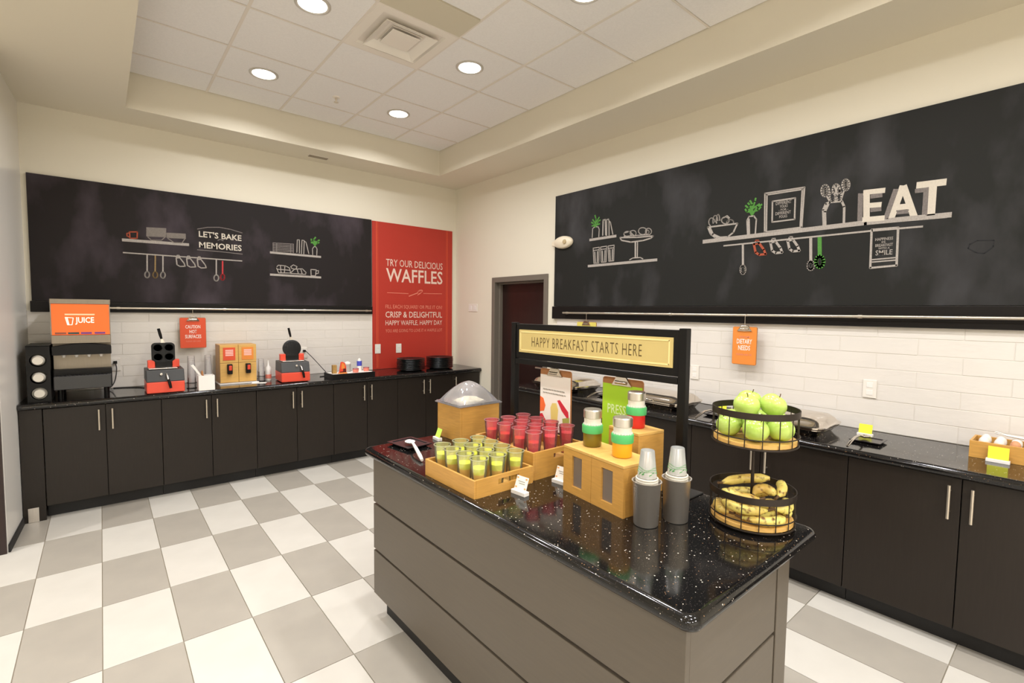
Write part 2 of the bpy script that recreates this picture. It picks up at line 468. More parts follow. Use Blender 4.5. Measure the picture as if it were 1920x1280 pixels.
struct('trim_1', w, M['door_wood'], label='dark end trim on the left wall corner')
w = MB()
w.box(-5.1, -5.0, -3.1, YB, -0.006, ZC+0.1); w.box(-5.0, XR+0.14, -3.1, -3.0, -0.006, ZC+0.1); w.box(-5.0, XL-0.12, YB, YB+0.12, -0.006, ZC+0.1)
struct('wall_front', w, M['wall'], label='beige walls of the lobby behind the camera')

# ---- soffit ring round the coffer, lobby ceiling
CX0, CX1, CY0, CY1 = 0.205, 3.212, -1.263, 5.225
w = MB()
w.box(CX1, XR, CY0, YB, ZS, ZC+0.06)
w.box(XL-0.12, CX1, CY1, YB, ZS, ZC+0.06)
w.box(-5.0, CX0, CY0, CY1, ZS, ZC+0.06)
w.box(-5.0, XL-0.12, CY1, YB, ZS, ZC+0.06)
w.box(-5.0, XR, -3.0, CY0, ZS, ZC+0.06)
struct('trim_2', w, M['soffit'], label='beige dropped soffit framing the tile ceiling')
ceiling = struct('ceiling', MB().box(CX0, CX1, CY0, CY1, ZC+0.012, ZC+0.06), M['ceil_grid'], label='suspended ceiling of white mineral tiles')
GX = [CX0, 0.784, 1.392, 2.0, 2.608, CX1]
GY = [-1.263+0.608*k for k in range(11)]+[CY1]
PITCH_T = 0.608
full = MB().box(0.010, PITCH_T-0.010, 0.010, PITCH_T-0.010, ZC+0.002, ZC+0.014).mesh('ceiling_tile'); full.materials.append(M['ceil'])
DIFF = (1.392, GY[7])          # cell of the air diffuser
for a, b in zip(GX[:-1], GX[1:]):
    for c, d in zip(GY[:-1], GY[1:]):
        if abs(a-DIFF[0]) < 0.02 and abs(c-DIFF[1]) < 0.02: continue
        if abs(a-DIFF[0]) < 0.02 and abs(d-DIFF[1]) < 0.02:
            part('ceiling_tile', MB().box(a+0.010, b-0.010, c+0.010, d-0.27, ZC+0.002, ZC+0.014), M['ceil'], ceiling)
            part('access_panel', MB().box(a+0.004, b-0.004, d-0.262, d-0.006, ZC-0.004, ZC+0.012), M['ceil_panel'], ceiling, label='plain grey panel beside the air diffuser')
        elif abs(b-a-PITCH_T) < 0.01 and abs(d-c-PITCH_T) < 0.01:
            link('ceiling_tile', full, None, ceiling, (a, c, 0))
        else:
            part('ceiling_tile', MB().box(a+0.010, b-0.010, c+0.010, d-0.010, ZC+0.002, ZC+0.014), M['ceil'], ceiling)
for x in GX[1:-1]:
    part('grid_bar', MB().box(x-0.010, x+0.010, CY0, CY1, ZC-0.002, ZC+0.012), M['ceil_grid'], ceiling)
for y in GY[1:-1]:
    part('grid_bar', MB().box(CX0, CX1, y-0.007, y+0.007, ZC-0.0015, ZC+0.012), M['ceil_grid'], ceiling)

# ---- recessed downlights, then unseen fill lamps added behind the camera
def downlight(x, y, label, z=ZC, group=None, watt=None):
    t = thing('recessed_downlight', label, 'light', (x, y, z), group=group)
    part('trim_ring', MB().lathe([(0.088, 0.002), (0.088, -0.004), (0.098, -0.008), (0.110, -0.004), (0.110, 0.002)], 32), M['trim_white'], t, smooth=40)
    part('lens', MB().lathe([(0.0, 0.0), (0.088, 0.0), (0.088, -0.003), (0.0, -0.004)], 32), M['lens'], t)
    ld = bpy.data.lights.new('downlight_lamp', 'AREA'); ld.shape = 'DISK'; ld.size = 0.17; ld.energy = watt or LIGHT_W; ld.color = LIGHT_COL
    ld.spread = math.radians(156)
    lo = bpy.data.objects.new('downlight_lamp', ld); COL.objects.link(lo); lo.parent = t; lo.location = (0, 0, -0.012)
    return t
LX = (1.088, 2.304)
LY = [GY[9]+0.304, GY[7]+0.304, GY[5]+0.304, GY[3]+0.304, GY[1]+0.304]
lab = {(0, 0): 'round downlight left of the sprinkler, nearest the back wall on the left', (1, 0): 'round downlight closest to the far corner of the room',
       (0, 1): 'round downlight cut by the top edge, left of the air diffuser', (1, 1): 'round downlight right of the air diffuser',
       (1, 2): 'round downlight cut by the top edge, near the right soffit'}
for i, x in enumerate(LX):
    for j, y in enumerate(LY):
        downlight(x, y, lab.get((i, j), 'round ceiling downlight behind the camera'), group='round recessed downlights')
for x in (-1.6, -3.6):
    for y in (-1.2, 1.4, 4.0):
        downlight(x, y, 'added fill downlight over the lobby behind the camera', ZS, group='round recessed downlights', watt=LOBBY_FILL_W)  # unseen lamps added so lobby bounce brightens walls and ceiling

for x in (-1.4, 0.2, 1.6):
    downlight(x, -2.1, 'added fill downlight at the rear behind the camera', ZS, group='round recessed downlights', watt=REAR_FILL_W)  # unseen stronger lamps added to light the island end from behind

# ---- air diffuser (stepped square louvre)
t = thing('air_diffuser', 'square stepped air diffuser in the ceiling', 'vent', (DIFF[0]+0.304, DIFF[1]+0.304, ZC))
def frame_ring(h0, h1, z0, z1, th):
    mb = MB()
    for s in range(4):
        a = s*math.pi/2; c, sn = math.cos(a), math.sin(a)
        def P(x, y, z): return (x*c-y*sn, x*sn+y*c, z)
        mb.hexa([P(-h0, -h0, z0), P(h0, -h0, z0), P(h1, -h1, z1), P(-h1, -h1, z1)],
                [P(-h0, -h0, z0+th), P(h0, -h0, z0+th), P(h1, -h1, z1+th), P(-h1, -h1, z1+th)])
    return mb
part('outer_frame', frame_ring(0.298, 0.235, -0.004, -0.004, 0.006), M['vent_white'], t)
part('outer_throat', frame_ring(0.235, 0.20, -0.002, 0.05, 0.004), M['vent_white'], t)
part('middle_louvre', frame_ring(0.195, 0.125, -0.022, 0.02, 0.005), M['vent_white'], t)
part('inner_louvre', frame_ring(0.118, 0.085, 0.0, 0.03, 0.004), M['vent_white'], t)
part('centre_plate', MB().box(-0.105, 0.105, -0.105, 0.105, -0.012, -0.006), M['vent_white'], t, bevel=0.003)
part('duct_box', frame_ring(0.26, 0.26, 0.055, 0.056, 0.002).box(-0.26, 0.26, -0.26, 0.26, 0.054, 0.058), M['vent_dark'], t)

# ---- sprinkler head
t = thing('sprinkler_head', 'small sprinkler head hanging under a ceiling tile', 'sprinkler', (1.70, 4.55, ZC))
part('escutcheon', MB().lathe([(0.0, 0.002), (0.032, 0.002), (0.030, -0.006), (0.0, -0.006)], 20), M['vent_white'], t, smooth=40)
part('body', MB().lathe([(0.010, -0.006), (0.010, -0.022), (0.006, -0.03), (0.006, -0.045)], 12), M['handle'], t, smooth=40)
part('deflector', MB().lathe([(0.0, -0.045), (0.02, -0.045), (0.02, -0.048), (0.0, -0.048)], 16), M['handle'], t)

# ---- small slot grille under the back soffit
t = thing('slot_grille', 'small grey slotted grille under the back soffit', 'vent', (1.845, 5.475, ZS))
part('frame', MB().box(-0.105, 0.105, -0.035, 0.035, -0.004, 0.0), M['vent_white'], t)
for k in range(3):
    part('slat', MB().box(-0.098, 0.098, -0.030+k*0.021, -0.012+k*0.021, -0.009, -0.004), M['vent_grey'], t)

# ---- door in the right wall
door = struct('door_1', MB().box(XR+0.095, XR+0.14, DY0+0.01, DY1-0.01, 0.0, DZ-0.01), M['door_wood'], label='dark cherry door recessed in a grey frame')
fr = MB()
fr.box(XR-0.018, XR+0.092, DY1-0.005, DY1+0.055, 0, DZ+0.055); fr.box(XR-0.018, XR+0.092, DY0-0.055, DY0+0.005, 0, DZ+0.055)
fr.box(XR-0.018, XR+0.092, DY0, DY1, DZ-0.008, DZ+0.055)
part('door_frame', fr, M['door_frame'], door, bevel=0.004)
st = MB()
st.box(XR+0.05, XR+0.094, DY1-0.03, DY1-0.005, 0, DZ-0.01); st.box(XR+0.05, XR+0.094, DY0+0.005, DY0+0.03, 0, DZ-0.01); st.box(XR+0.05, XR+0.094, DY0+0.03, DY1-0.03, DZ-0.03, DZ-0.01)
part('door_stop', st, M['door_frame'], door, bevel=0.002)
hd = MB().tube([(XR+0.09, DY0+0.07, 1.0), (XR+0.045, DY0+0.07, 1.0), (XR+0.045, DY0+0.18, 1.0)], 0.010, 8)
part('door_handle', hd, M['handle'], door, smooth=50)

# ---- white glazed splashback tiles, laid in half bond
def splash(wall, s0, s1, z0, z1, plane, tw=0.405):
    q = [(s0, z0), (s1, z0), (s1, z1), (s0, z1)]
    part('grout_bed', MB().hexa([plane(a, b, 0.0) for a, b in q], [plane(a, b, 0.005) for a, b in q]), M['splash_grout'], wall)
    rows = 7; th = (z1-z0)/rows; r = random.Random(3)
    for k in range(rows):
        s = s0-(tw/2 if k % 2 else 0)
        while s < s1-0.01:
            a, b = max(s, s0), min(s+tw, s1)
            if b-a > 0.02:
                dd = 0.007+r.uniform(-0.0006, 0.0006); g = 0.0007
                # slightly pillowed tile: tapered edges
                q0 = [(a+g, z0+k*th+g), (b-g, z0+k*th+g), (b-g, z0+(k+1)*th-g), (a+g, z0+(k+1)*th-g)]
                e = 0.002
                q1 = [(a+g+e, z0+k*th+g+e), (b-g-e, z0+k*th+g+e), (b-g-e, z0+(k+1)*th-g-e), (a+g+e, z0+(k+1)*th-g-e)]
                part('wall_tile', MB().hexa([plane(p, q, 0.0) for p, q in q0], [plane(p, q, dd) for p, q in q1]), M['splash'], wall)
            s += tw
splash(wall_back, XL+0.01, 2.535, ZT+0.001, 1.60, on_back(YB))
splash(wall_right, -3.70, 0.90, ZT+0.001, 1.60, on_right(XR))

# ---- red waffle panel on the back wall
pl = on_back(YB)
rp = thing('wall_sign', 'tall red panel reading try our delicious waffles', 'wall panel', (0, 0, 0))
part('panel', MB().box(2.535, 3.685, YB-0.012, YB-0.001, ZT+0.002, 2.715), M['red_panel'], rp, bevel=0.002)
bf = on_back(YB-0.012)
for s in (2.592, 3.604):
    mb = MB(); stroke(mb, [(s, ZT+0.02), (s, 2.71)], 0.010, bf, 0.0, 0.001)
    part('border_line', mb, M['red_border'], rp)
    mb = MB(); stroke(mb, [(s+(0.018 if s < 3 else -0.018), ZT+0.02), (s+(0.018 if s < 3 else -0.018), 2.71)], 0.004, bf, 0.0, 0.001)
    part('border_line', mb, M['red_border'], rp)
lines = [('TRY OUR DELICIOUS', (2.715, 2.185, 3.53, 2.272), 'w', 0.0), ('WAFFLES', (2.715, 1.99, 3.53, 2.160), 'W', 0.012),
         ('FILL EACH SQUARE? OR PILE IT ON!', (2.705, 1.652, 3.525, 1.706), 'd2', 0.0), ('CRISP & DELIGHTFUL', (2.705, 1.545, 3.525, 1.622), 'w', 0.008),
         ('HAPPY WAFFLE, HAPPY DAY', (2.705, 1.440, 3.525, 1.510), 'w', 0.0), ('YOU ARE GOING TO LOVE IT A WAFFLE LOT', (2.705, 1.360, 3.525, 1.400), 'd2', 0.0)]
CH['d2'] = mat('print_faint_cream', (228, 138, 116), rough=0.7)
CH['wp'] = mat('print_cream', (232, 204, 190), rough=0.7)
for body, bx, c, bold in lines:
    link('lettering', text_mesh(body, 'lettering', bx, bf, 0.0015, bold), CH['wp' if c in 'wW' else 'd2'], rp)
mb = MB()
stroke(mb, [(2.73, 1.855), (3.02, 1.852)], 0.006, bf, 0, 0.001); stroke(mb, [(3.24, 1.862), (3.52, 1.866)], 0.006, bf, 0, 0.001)
stroke(mb, [(3.03, 1.82), (3.16, 1.868)], 0.010, bf, 0, 0.001)
for k in range(3):
    pts = [(3.16+0.075*math.cos(a)*0.9+0.04*math.sin(a)*0.25*(k-1), 1.868+0.026*math.cos(a)+(0.012+0.010*k)*math.sin(a)) for a in [math.pi/2+i*math.pi/5-math.pi for i in range(6)]]
    stroke(mb, pts, 0.004, bf, 0, 0.001)
part('whisk_drawing', mb, CH['d2'], rp)

# ---- chalkboards with their drawings
CHALK = {
 'back': {
  'chalk_shelf': [('w',0.026,[(0.17,2.239),(0.663,2.244)])],
  'chalk_hanging_rail': [('w',0.011,[(0.17,2.126),(1.122,2.123)])],
  'chalk_orange_mug': [('o',0.01,[(0.219,2.315),(0.276,2.322),(0.272,2.264),(0.221,2.258),(0.219,2.315)]), ('o',0.008,[(0.218,2.307),(0.2,2.3),(0.201,2.275),(0.219,2.27)])],
  'chalk_tall_bowl': [('g',0.014,[(0.346,2.365),(0.489,2.374)]), ('g',0.014,[(0.346,2.353),(0.488,2.362)]), ('g',0.014,[(0.345,2.341),(0.488,2.351)]), ('g',0.014,[(0.345,2.33),(0.488,2.339)]), ('g',0.014,[(0.345,2.318),(0.488,2.327)]), ('g',0.014,[(0.344,2.306),(0.487,2.315)]), ('g',0.014,[(0.344,2.295),(0.487,2.303)]), ('g',0.008,[(0.351,2.284),(0.377,2.258),(0.453,2.264),(0.48,2.295)])],
  'chalk_wide_bowl': [('g',0.013,[(0.497,2.333),(0.642,2.34)]), ('g',0.013,[(0.497,2.321),(0.642,2.328)]), ('g',0.013,[(0.497,2.309),(0.642,2.316)]), ('g',0.013,[(0.497,2.297),(0.642,2.304)]), ('g',0.008,[(0.502,2.288),(0.551,2.252),(0.614,2.256),(0.637,2.297)])],
  'chalk_spoon_0': [('w',0.011,[(0.342,2.123),(0.338,1.967)]), ('w',0.011,[(0.338,1.967),(0.346,1.964),(0.352,1.956),(0.354,1.943),(0.353,1.93),(0.348,1.918),(0.341,1.911),(0.333,1.911),(0.325,1.917),(0.321,1.928),(0.321,1.941),(0.324,1.954),(0.33,1.963),(0.338,1.967)])],
  'chalk_spoon_1': [('y',0.011,[(0.403,2.124),(0.398,1.968)]), ('y',0.011,[(0.398,1.968),(0.406,1.965),(0.412,1.957),(0.415,1.944),(0.414,1.931),(0.409,1.919),(0.401,1.912),(0.393,1.912),(0.386,1.918),(0.381,1.929),(0.381,1.942),(0.384,1.955),(0.39,1.964),(0.398,1.968)])],
  'chalk_spoon_2': [('w',0.011,[(0.461,2.125),(0.457,1.969)]), ('w',0.011,[(0.457,1.969),(0.465,1.967),(0.471,1.958),(0.474,1.945),(0.472,1.932),(0.467,1.92),(0.46,1.913),(0.451,1.913),(0.444,1.919),(0.439,1.93),(0.439,1.943),(0.442,1.956),(0.448,1.966),(0.457,1.969)])],
  'chalk_spoon_3': [('w',0.011,[(0.895,2.125),(0.891,1.968)]), ('w',0.011,[(0.891,1.968),(0.901,1.965),(0.908,1.956),(0.911,1.942),(0.909,1.928),(0.904,1.916),(0.895,1.908),(0.885,1.908),(0.877,1.914),(0.872,1.926),(0.871,1.94),(0.875,1.954),(0.882,1.964),(0.891,1.968)])],
  'chalk_spoon_4': [('r',0.013,[(0.949,2.107),(0.946,1.976)]), ('r',0.013,[(0.946,1.976),(0.954,1.974),(0.96,1.965),(0.962,1.953),(0.961,1.939),(0.956,1.928),(0.949,1.921),(0.941,1.921),(0.934,1.927),(0.93,1.938),(0.929,1.951),(0.932,1.964),(0.938,1.973),(0.946,1.976)])],
  'chalk_cup_0': [('w',0.01,[(0.564,2.109),(0.568,2.046),(0.592,2.031),(0.633,2.036),(0.626,2.063),(0.592,2.114),(0.564,2.109)]), ('w',0.007,[(0.564,2.109),(0.572,2.136),(0.587,2.137),(0.592,2.114)])],
  'chalk_cup_1': [('w',0.01,[(0.647,2.108),(0.652,2.045),(0.676,2.03),(0.718,2.035),(0.711,2.062),(0.676,2.113),(0.647,2.108)]), ('w',0.007,[(0.647,2.108),(0.656,2.136),(0.671,2.137),(0.676,2.113)])],
  'chalk_cup_2': [('w',0.01,[(0.734,2.108),(0.739,2.044),(0.764,2.028),(0.807,2.033),(0.799,2.06),(0.764,2.112),(0.734,2.108)]), ('w',0.007,[(0.734,2.108),(0.743,2.136),(0.758,2.137),(0.764,2.112)])],
  'chalk_banner': [('d',0.007,[(0.742,2.402),(0.827,2.429),(0.926,2.441),(1.027,2.432),(1.13,2.408)]), ('d',0.007,[(0.737,2.202),(0.921,2.201),(1.128,2.193)]), ('d',0.007,[(0.912,2.311),(0.934,2.323),(0.959,2.311)])],
  'chalk_book_shelf': [('w',0.022,[(1.395,2.234),(1.916,2.228)])],
  'chalk_book_pile': [('d',0.008,[(1.421,2.336),(1.628,2.343)]), ('d',0.008,[(1.421,2.32),(1.627,2.326)]), ('d',0.008,[(1.421,2.304),(1.627,2.31)]), ('d',0.008,[(1.421,2.288),(1.627,2.293)]), ('d',0.008,[(1.42,2.271),(1.627,2.276)]), ('d',0.008,[(1.42,2.255),(1.627,2.26)]), ('d',0.006,[(1.421,2.336),(1.42,2.244)]), ('d',0.006,[(1.457,2.337),(1.455,2.245)]), ('d',0.006,[(1.599,2.342),(1.597,2.249)]), ('d',0.006,[(1.628,2.343),(1.626,2.249)])],
  'chalk_leaning_books': [('w',0.008,[(1.661,2.257),(1.668,2.394),(1.69,2.396),(1.688,2.251)]), ('w',0.008,[(1.709,2.247),(1.717,2.396),(1.741,2.393),(1.734,2.247)]), ('w',0.008,[(1.741,2.387),(1.76,2.375),(1.788,2.254)])],
  'chalk_vase_plant': [('w',0.008,[(1.83,2.246),(1.828,2.311),(1.845,2.336),(1.867,2.335),(1.878,2.313),(1.874,2.244)]), ('n',0.016,[(1.853,2.356),(1.82,2.395),(1.815,2.417)]), ('n',0.016,[(1.856,2.356),(1.843,2.412),(1.863,2.442)]), ('n',0.016,[(1.859,2.36),(1.885,2.402),(1.905,2.415)]), ('n',0.016,[(1.853,2.367),(1.831,2.379),(1.815,2.378)]), ('n',0.016,[(1.862,2.368),(1.884,2.376),(1.901,2.389)]), ('n',0.016,[(1.856,2.342),(1.859,2.399)])],
  'chalk_bread_shelf': [('w',0.022,[(1.391,2),(1.914,1.998)])],
  'chalk_pastries': [('w',0.008,[(1.455,2.088),(1.472,2.105),(1.543,2.102),(1.582,2.082),(1.594,2.028),(1.471,2.023),(1.452,2.074)]), ('w',0.008,[(1.459,2.061),(1.581,2.058)]), ('w',0.008,[(1.491,2.097),(1.496,2.025)]), ('w',0.008,[(1.536,2.097),(1.529,2.027)]), ('w',0.008,[(1.595,2.097),(1.624,2.119),(1.661,2.102),(1.648,2.073),(1.608,2.077),(1.595,2.097)]), ('w',0.008,[(1.594,2.031),(1.634,2.072),(1.715,2.083),(1.755,2.045),(1.75,2.023),(1.594,2.025)]), ('w',0.008,[(1.661,2.074),(1.674,2.024)]), ('w',0.008,[(1.701,2.076),(1.714,2.027)])],
  'chalk_coffee_cup': [('w',0.009,[(1.81,2.013),(1.808,2.081),(1.867,2.081),(1.857,2.012),(1.81,2.013)]), ('w',0.008,[(1.867,2.07),(1.892,2.074),(1.889,2.043),(1.863,2.036)])],
 },
 'right': {
  'chalk_short_shelf': [('w',0.024,[(-3.245,2.354),(-2.927,2.358)])],
  'chalk_glass_shelf': [('w',0.024,[(-3.259,2.098),(-2.477,2.103)])],
  'chalk_green_plant': [('w',0.009,[(-3.216,2.374),(-3.212,2.462),(-3.183,2.477),(-3.142,2.469),(-3.129,2.443),(-3.133,2.372)]), ('n',0.014,[(-3.178,2.472),(-3.202,2.509),(-3.229,2.524)]), ('n',0.014,[(-3.174,2.471),(-3.173,2.55),(-3.186,2.586)]), ('n',0.014,[(-3.171,2.475),(-3.143,2.524),(-3.12,2.532)]), ('n',0.014,[(-3.175,2.505),(-3.215,2.549)]), ('n',0.014,[(-3.172,2.514),(-3.133,2.56)]), ('n',0.014,[(-3.177,2.489),(-3.222,2.489)]), ('n',0.014,[(-3.169,2.487),(-3.125,2.497)])],
  'chalk_standing_books': [('w',0.013,[(-3.084,2.382),(-3.083,2.527),(-3.057,2.528),(-3.047,2.38)]), ('w',0.01,[(-3.036,2.375),(-3.04,2.525),(-3.018,2.527),(-3.011,2.506),(-3.007,2.374)]), ('w',0.01,[(-3.012,2.51),(-2.994,2.493),(-2.963,2.378)])],
  'chalk_tumbler_0': [('w',0.008,[(-3.201,2.27),(-3.188,2.121),(-3.126,2.121),(-3.124,2.272),(-3.201,2.27)]), ('w',0.008,[(-3.194,2.247),(-3.126,2.248)]), ('w',0.012,[(-3.179,2.232),(-3.17,2.131)]), ('w',0.012,[(-3.144,2.233),(-3.144,2.132)])],
  'chalk_tumbler_1': [('w',0.008,[(-3.107,2.272),(-3.094,2.125),(-3.034,2.125),(-3.033,2.274),(-3.107,2.272)]), ('w',0.008,[(-3.1,2.249),(-3.035,2.249)]), ('w',0.012,[(-3.086,2.234),(-3.077,2.135)]), ('w',0.012,[(-3.051,2.235),(-3.051,2.135)])],
  'chalk_tumbler_2': [('w',0.008,[(-3.016,2.273),(-3.003,2.128),(-2.945,2.129),(-2.944,2.275),(-3.016,2.273)]), ('w',0.008,[(-3.009,2.251),(-2.946,2.251)]), ('w',0.012,[(-2.995,2.236),(-2.986,2.138)]), ('w',0.012,[(-2.962,2.237),(-2.961,2.139)])],
  'chalk_cake_stand': [('w',0.012,[(-2.878,2.338),(-2.858,2.31),(-2.753,2.284),(-2.627,2.284),(-2.542,2.296),(-2.517,2.313),(-2.69,2.32),(-2.878,2.338)]), ('w',0.016,[(-2.704,2.281),(-2.7,2.14)]), ('w',0.01,[(-2.681,2.281),(-2.679,2.139)]), ('w',0.009,[(-2.763,2.124),(-2.727,2.138),(-2.647,2.136),(-2.619,2.122)])],
  'chalk_cakes': [('w',0.008,[(-2.747,2.357),(-2.752,2.347),(-2.766,2.34),(-2.785,2.339),(-2.806,2.342),(-2.824,2.351),(-2.835,2.362),(-2.835,2.373),(-2.825,2.382),(-2.808,2.386),(-2.787,2.385),(-2.767,2.379),(-2.753,2.369),(-2.747,2.357)]), ('w',0.008,[(-2.699,2.358),(-2.702,2.347),(-2.713,2.339),(-2.727,2.337),(-2.743,2.34),(-2.757,2.348),(-2.764,2.36),(-2.765,2.372),(-2.758,2.382),(-2.745,2.387),(-2.729,2.387),(-2.714,2.381),(-2.703,2.37),(-2.699,2.358)]), ('w',0.008,[(-2.586,2.364),(-2.59,2.35),(-2.604,2.341),(-2.623,2.337),(-2.645,2.342),(-2.662,2.352),(-2.673,2.367),(-2.673,2.382),(-2.664,2.394),(-2.646,2.4),(-2.625,2.399),(-2.605,2.391),(-2.591,2.379),(-2.586,2.364)]), ('w',0.008,[(-2.537,2.354),(-2.54,2.341),(-2.55,2.332),(-2.564,2.329),(-2.579,2.332),(-2.591,2.341),(-2.599,2.354),(-2.599,2.368),(-2.593,2.38),(-2.58,2.386),(-2.566,2.386),(-2.551,2.379),(-2.541,2.368),(-2.537,2.354)]), ('w',0.008,[(-2.563,2.353),(-2.565,2.346),(-2.569,2.34),(-2.576,2.338),(-2.583,2.34),(-2.589,2.345),(-2.592,2.352),(-2.592,2.36),(-2.589,2.367),(-2.584,2.371),(-2.577,2.371),(-2.57,2.367),(-2.565,2.361),(-2.563,2.353)]), ('w',0.008,[(-2.833,2.344),(-2.678,2.337),(-2.555,2.328)]), ('w',0.008,[(-2.769,2.379),(-2.716,2.335)]), ('w',0.008,[(-2.834,2.374),(-2.756,2.384)])],
  'chalk_long_shelf': [('w',0.03,[(-2.046,2.216),(-0.959,2.225),(-0.555,2.217)]), ('w',0.012,[(-0.869,2.215),(-0.57,2.207)])],
  'chalk_utensil_rail': [('w',0.011,[(-1.877,2.167),(-0.92,2.17),(-0.675,2.166)])],
  'chalk_fruit_bowl': [('w',0.012,[(-2.015,2.327),(-1.99,2.27),(-1.949,2.238),(-1.849,2.233),(-1.807,2.262),(-1.778,2.326),(-2.015,2.327)]), ('w',0.02,[(-1.998,2.317),(-1.973,2.265),(-1.918,2.235)]), ('w',0.008,[(-1.994,2.337),(-2.001,2.344),(-2.006,2.354),(-2.008,2.364),(-2.008,2.374),(-2.005,2.384),(-2,2.391),(-1.993,2.395),(-1.985,2.396),(-1.976,2.393),(-1.969,2.388),(-1.963,2.38),(-1.958,2.37),(-1.957,2.36)]), ('w',0.008,[(-1.971,2.352),(-1.973,2.363),(-1.974,2.375),(-1.974,2.386),(-1.972,2.395),(-1.968,2.403),(-1.963,2.409),(-1.958,2.411),(-1.953,2.41),(-1.947,2.406),(-1.942,2.399),(-1.938,2.39),(-1.936,2.379),(-1.934,2.368)]), ('w',0.008,[(-1.943,2.349),(-1.945,2.361),(-1.946,2.374),(-1.946,2.386),(-1.944,2.397),(-1.942,2.407),(-1.939,2.413),(-1.935,2.415),(-1.931,2.415),(-1.927,2.41),(-1.924,2.403),(-1.921,2.393),(-1.919,2.381),(-1.918,2.368)]), ('w',0.008,[(-1.843,2.358),(-1.846,2.346),(-1.855,2.338),(-1.869,2.335),(-1.883,2.339),(-1.895,2.348),(-1.903,2.36),(-1.903,2.372),(-1.897,2.383),(-1.885,2.388),(-1.871,2.388),(-1.857,2.382),(-1.847,2.371),(-1.843,2.358)]), ('w',0.008,[(-1.862,2.345),(-1.861,2.35),(-1.859,2.354),(-1.855,2.358),(-1.851,2.361),(-1.845,2.362),(-1.839,2.363),(-1.832,2.362),(-1.826,2.36),(-1.82,2.357),(-1.815,2.353),(-1.811,2.348),(-1.809,2.343),(-1.808,2.338)]), ('w',0.008,[(-1.888,2.383),(-1.861,2.397),(-1.841,2.376)])],
  'chalk_herb_vase': [('w',0.01,[(-1.697,2.231),(-1.706,2.34),(-1.692,2.366),(-1.657,2.366),(-1.638,2.338),(-1.641,2.233)]), ('w',0.016,[(-1.694,2.346),(-1.687,2.235)]), ('n',0.013,[(-1.672,2.376),(-1.699,2.428),(-1.721,2.451)]), ('n',0.013,[(-1.67,2.375),(-1.67,2.449),(-1.689,2.482)]), ('n',0.013,[(-1.667,2.377),(-1.634,2.43),(-1.603,2.44)]), ('n',0.013,[(-1.673,2.399),(-1.709,2.404),(-1.722,2.424)]), ('n',0.013,[(-1.665,2.397),(-1.628,2.404),(-1.61,2.424)]), ('n',0.013,[(-1.671,2.411),(-1.653,2.471),(-1.649,2.493)]), ('n',0.013,[(-1.67,2.392),(-1.688,2.449),(-1.704,2.467)]), ('n',0.013,[(-1.666,2.423),(-1.62,2.446)])],
  'chalk_picture_frame': [('w',0.01,[(-1.575,2.238),(-1.584,2.517),(-1.322,2.513),(-1.328,2.242),(-1.575,2.238)]), ('w',0.01,[(-1.563,2.246),(-1.569,2.504),(-1.335,2.501),(-1.337,2.25)]), ('w',0.01,[(-1.525,2.303),(-1.529,2.451),(-1.378,2.45),(-1.376,2.303),(-1.525,2.303)])],
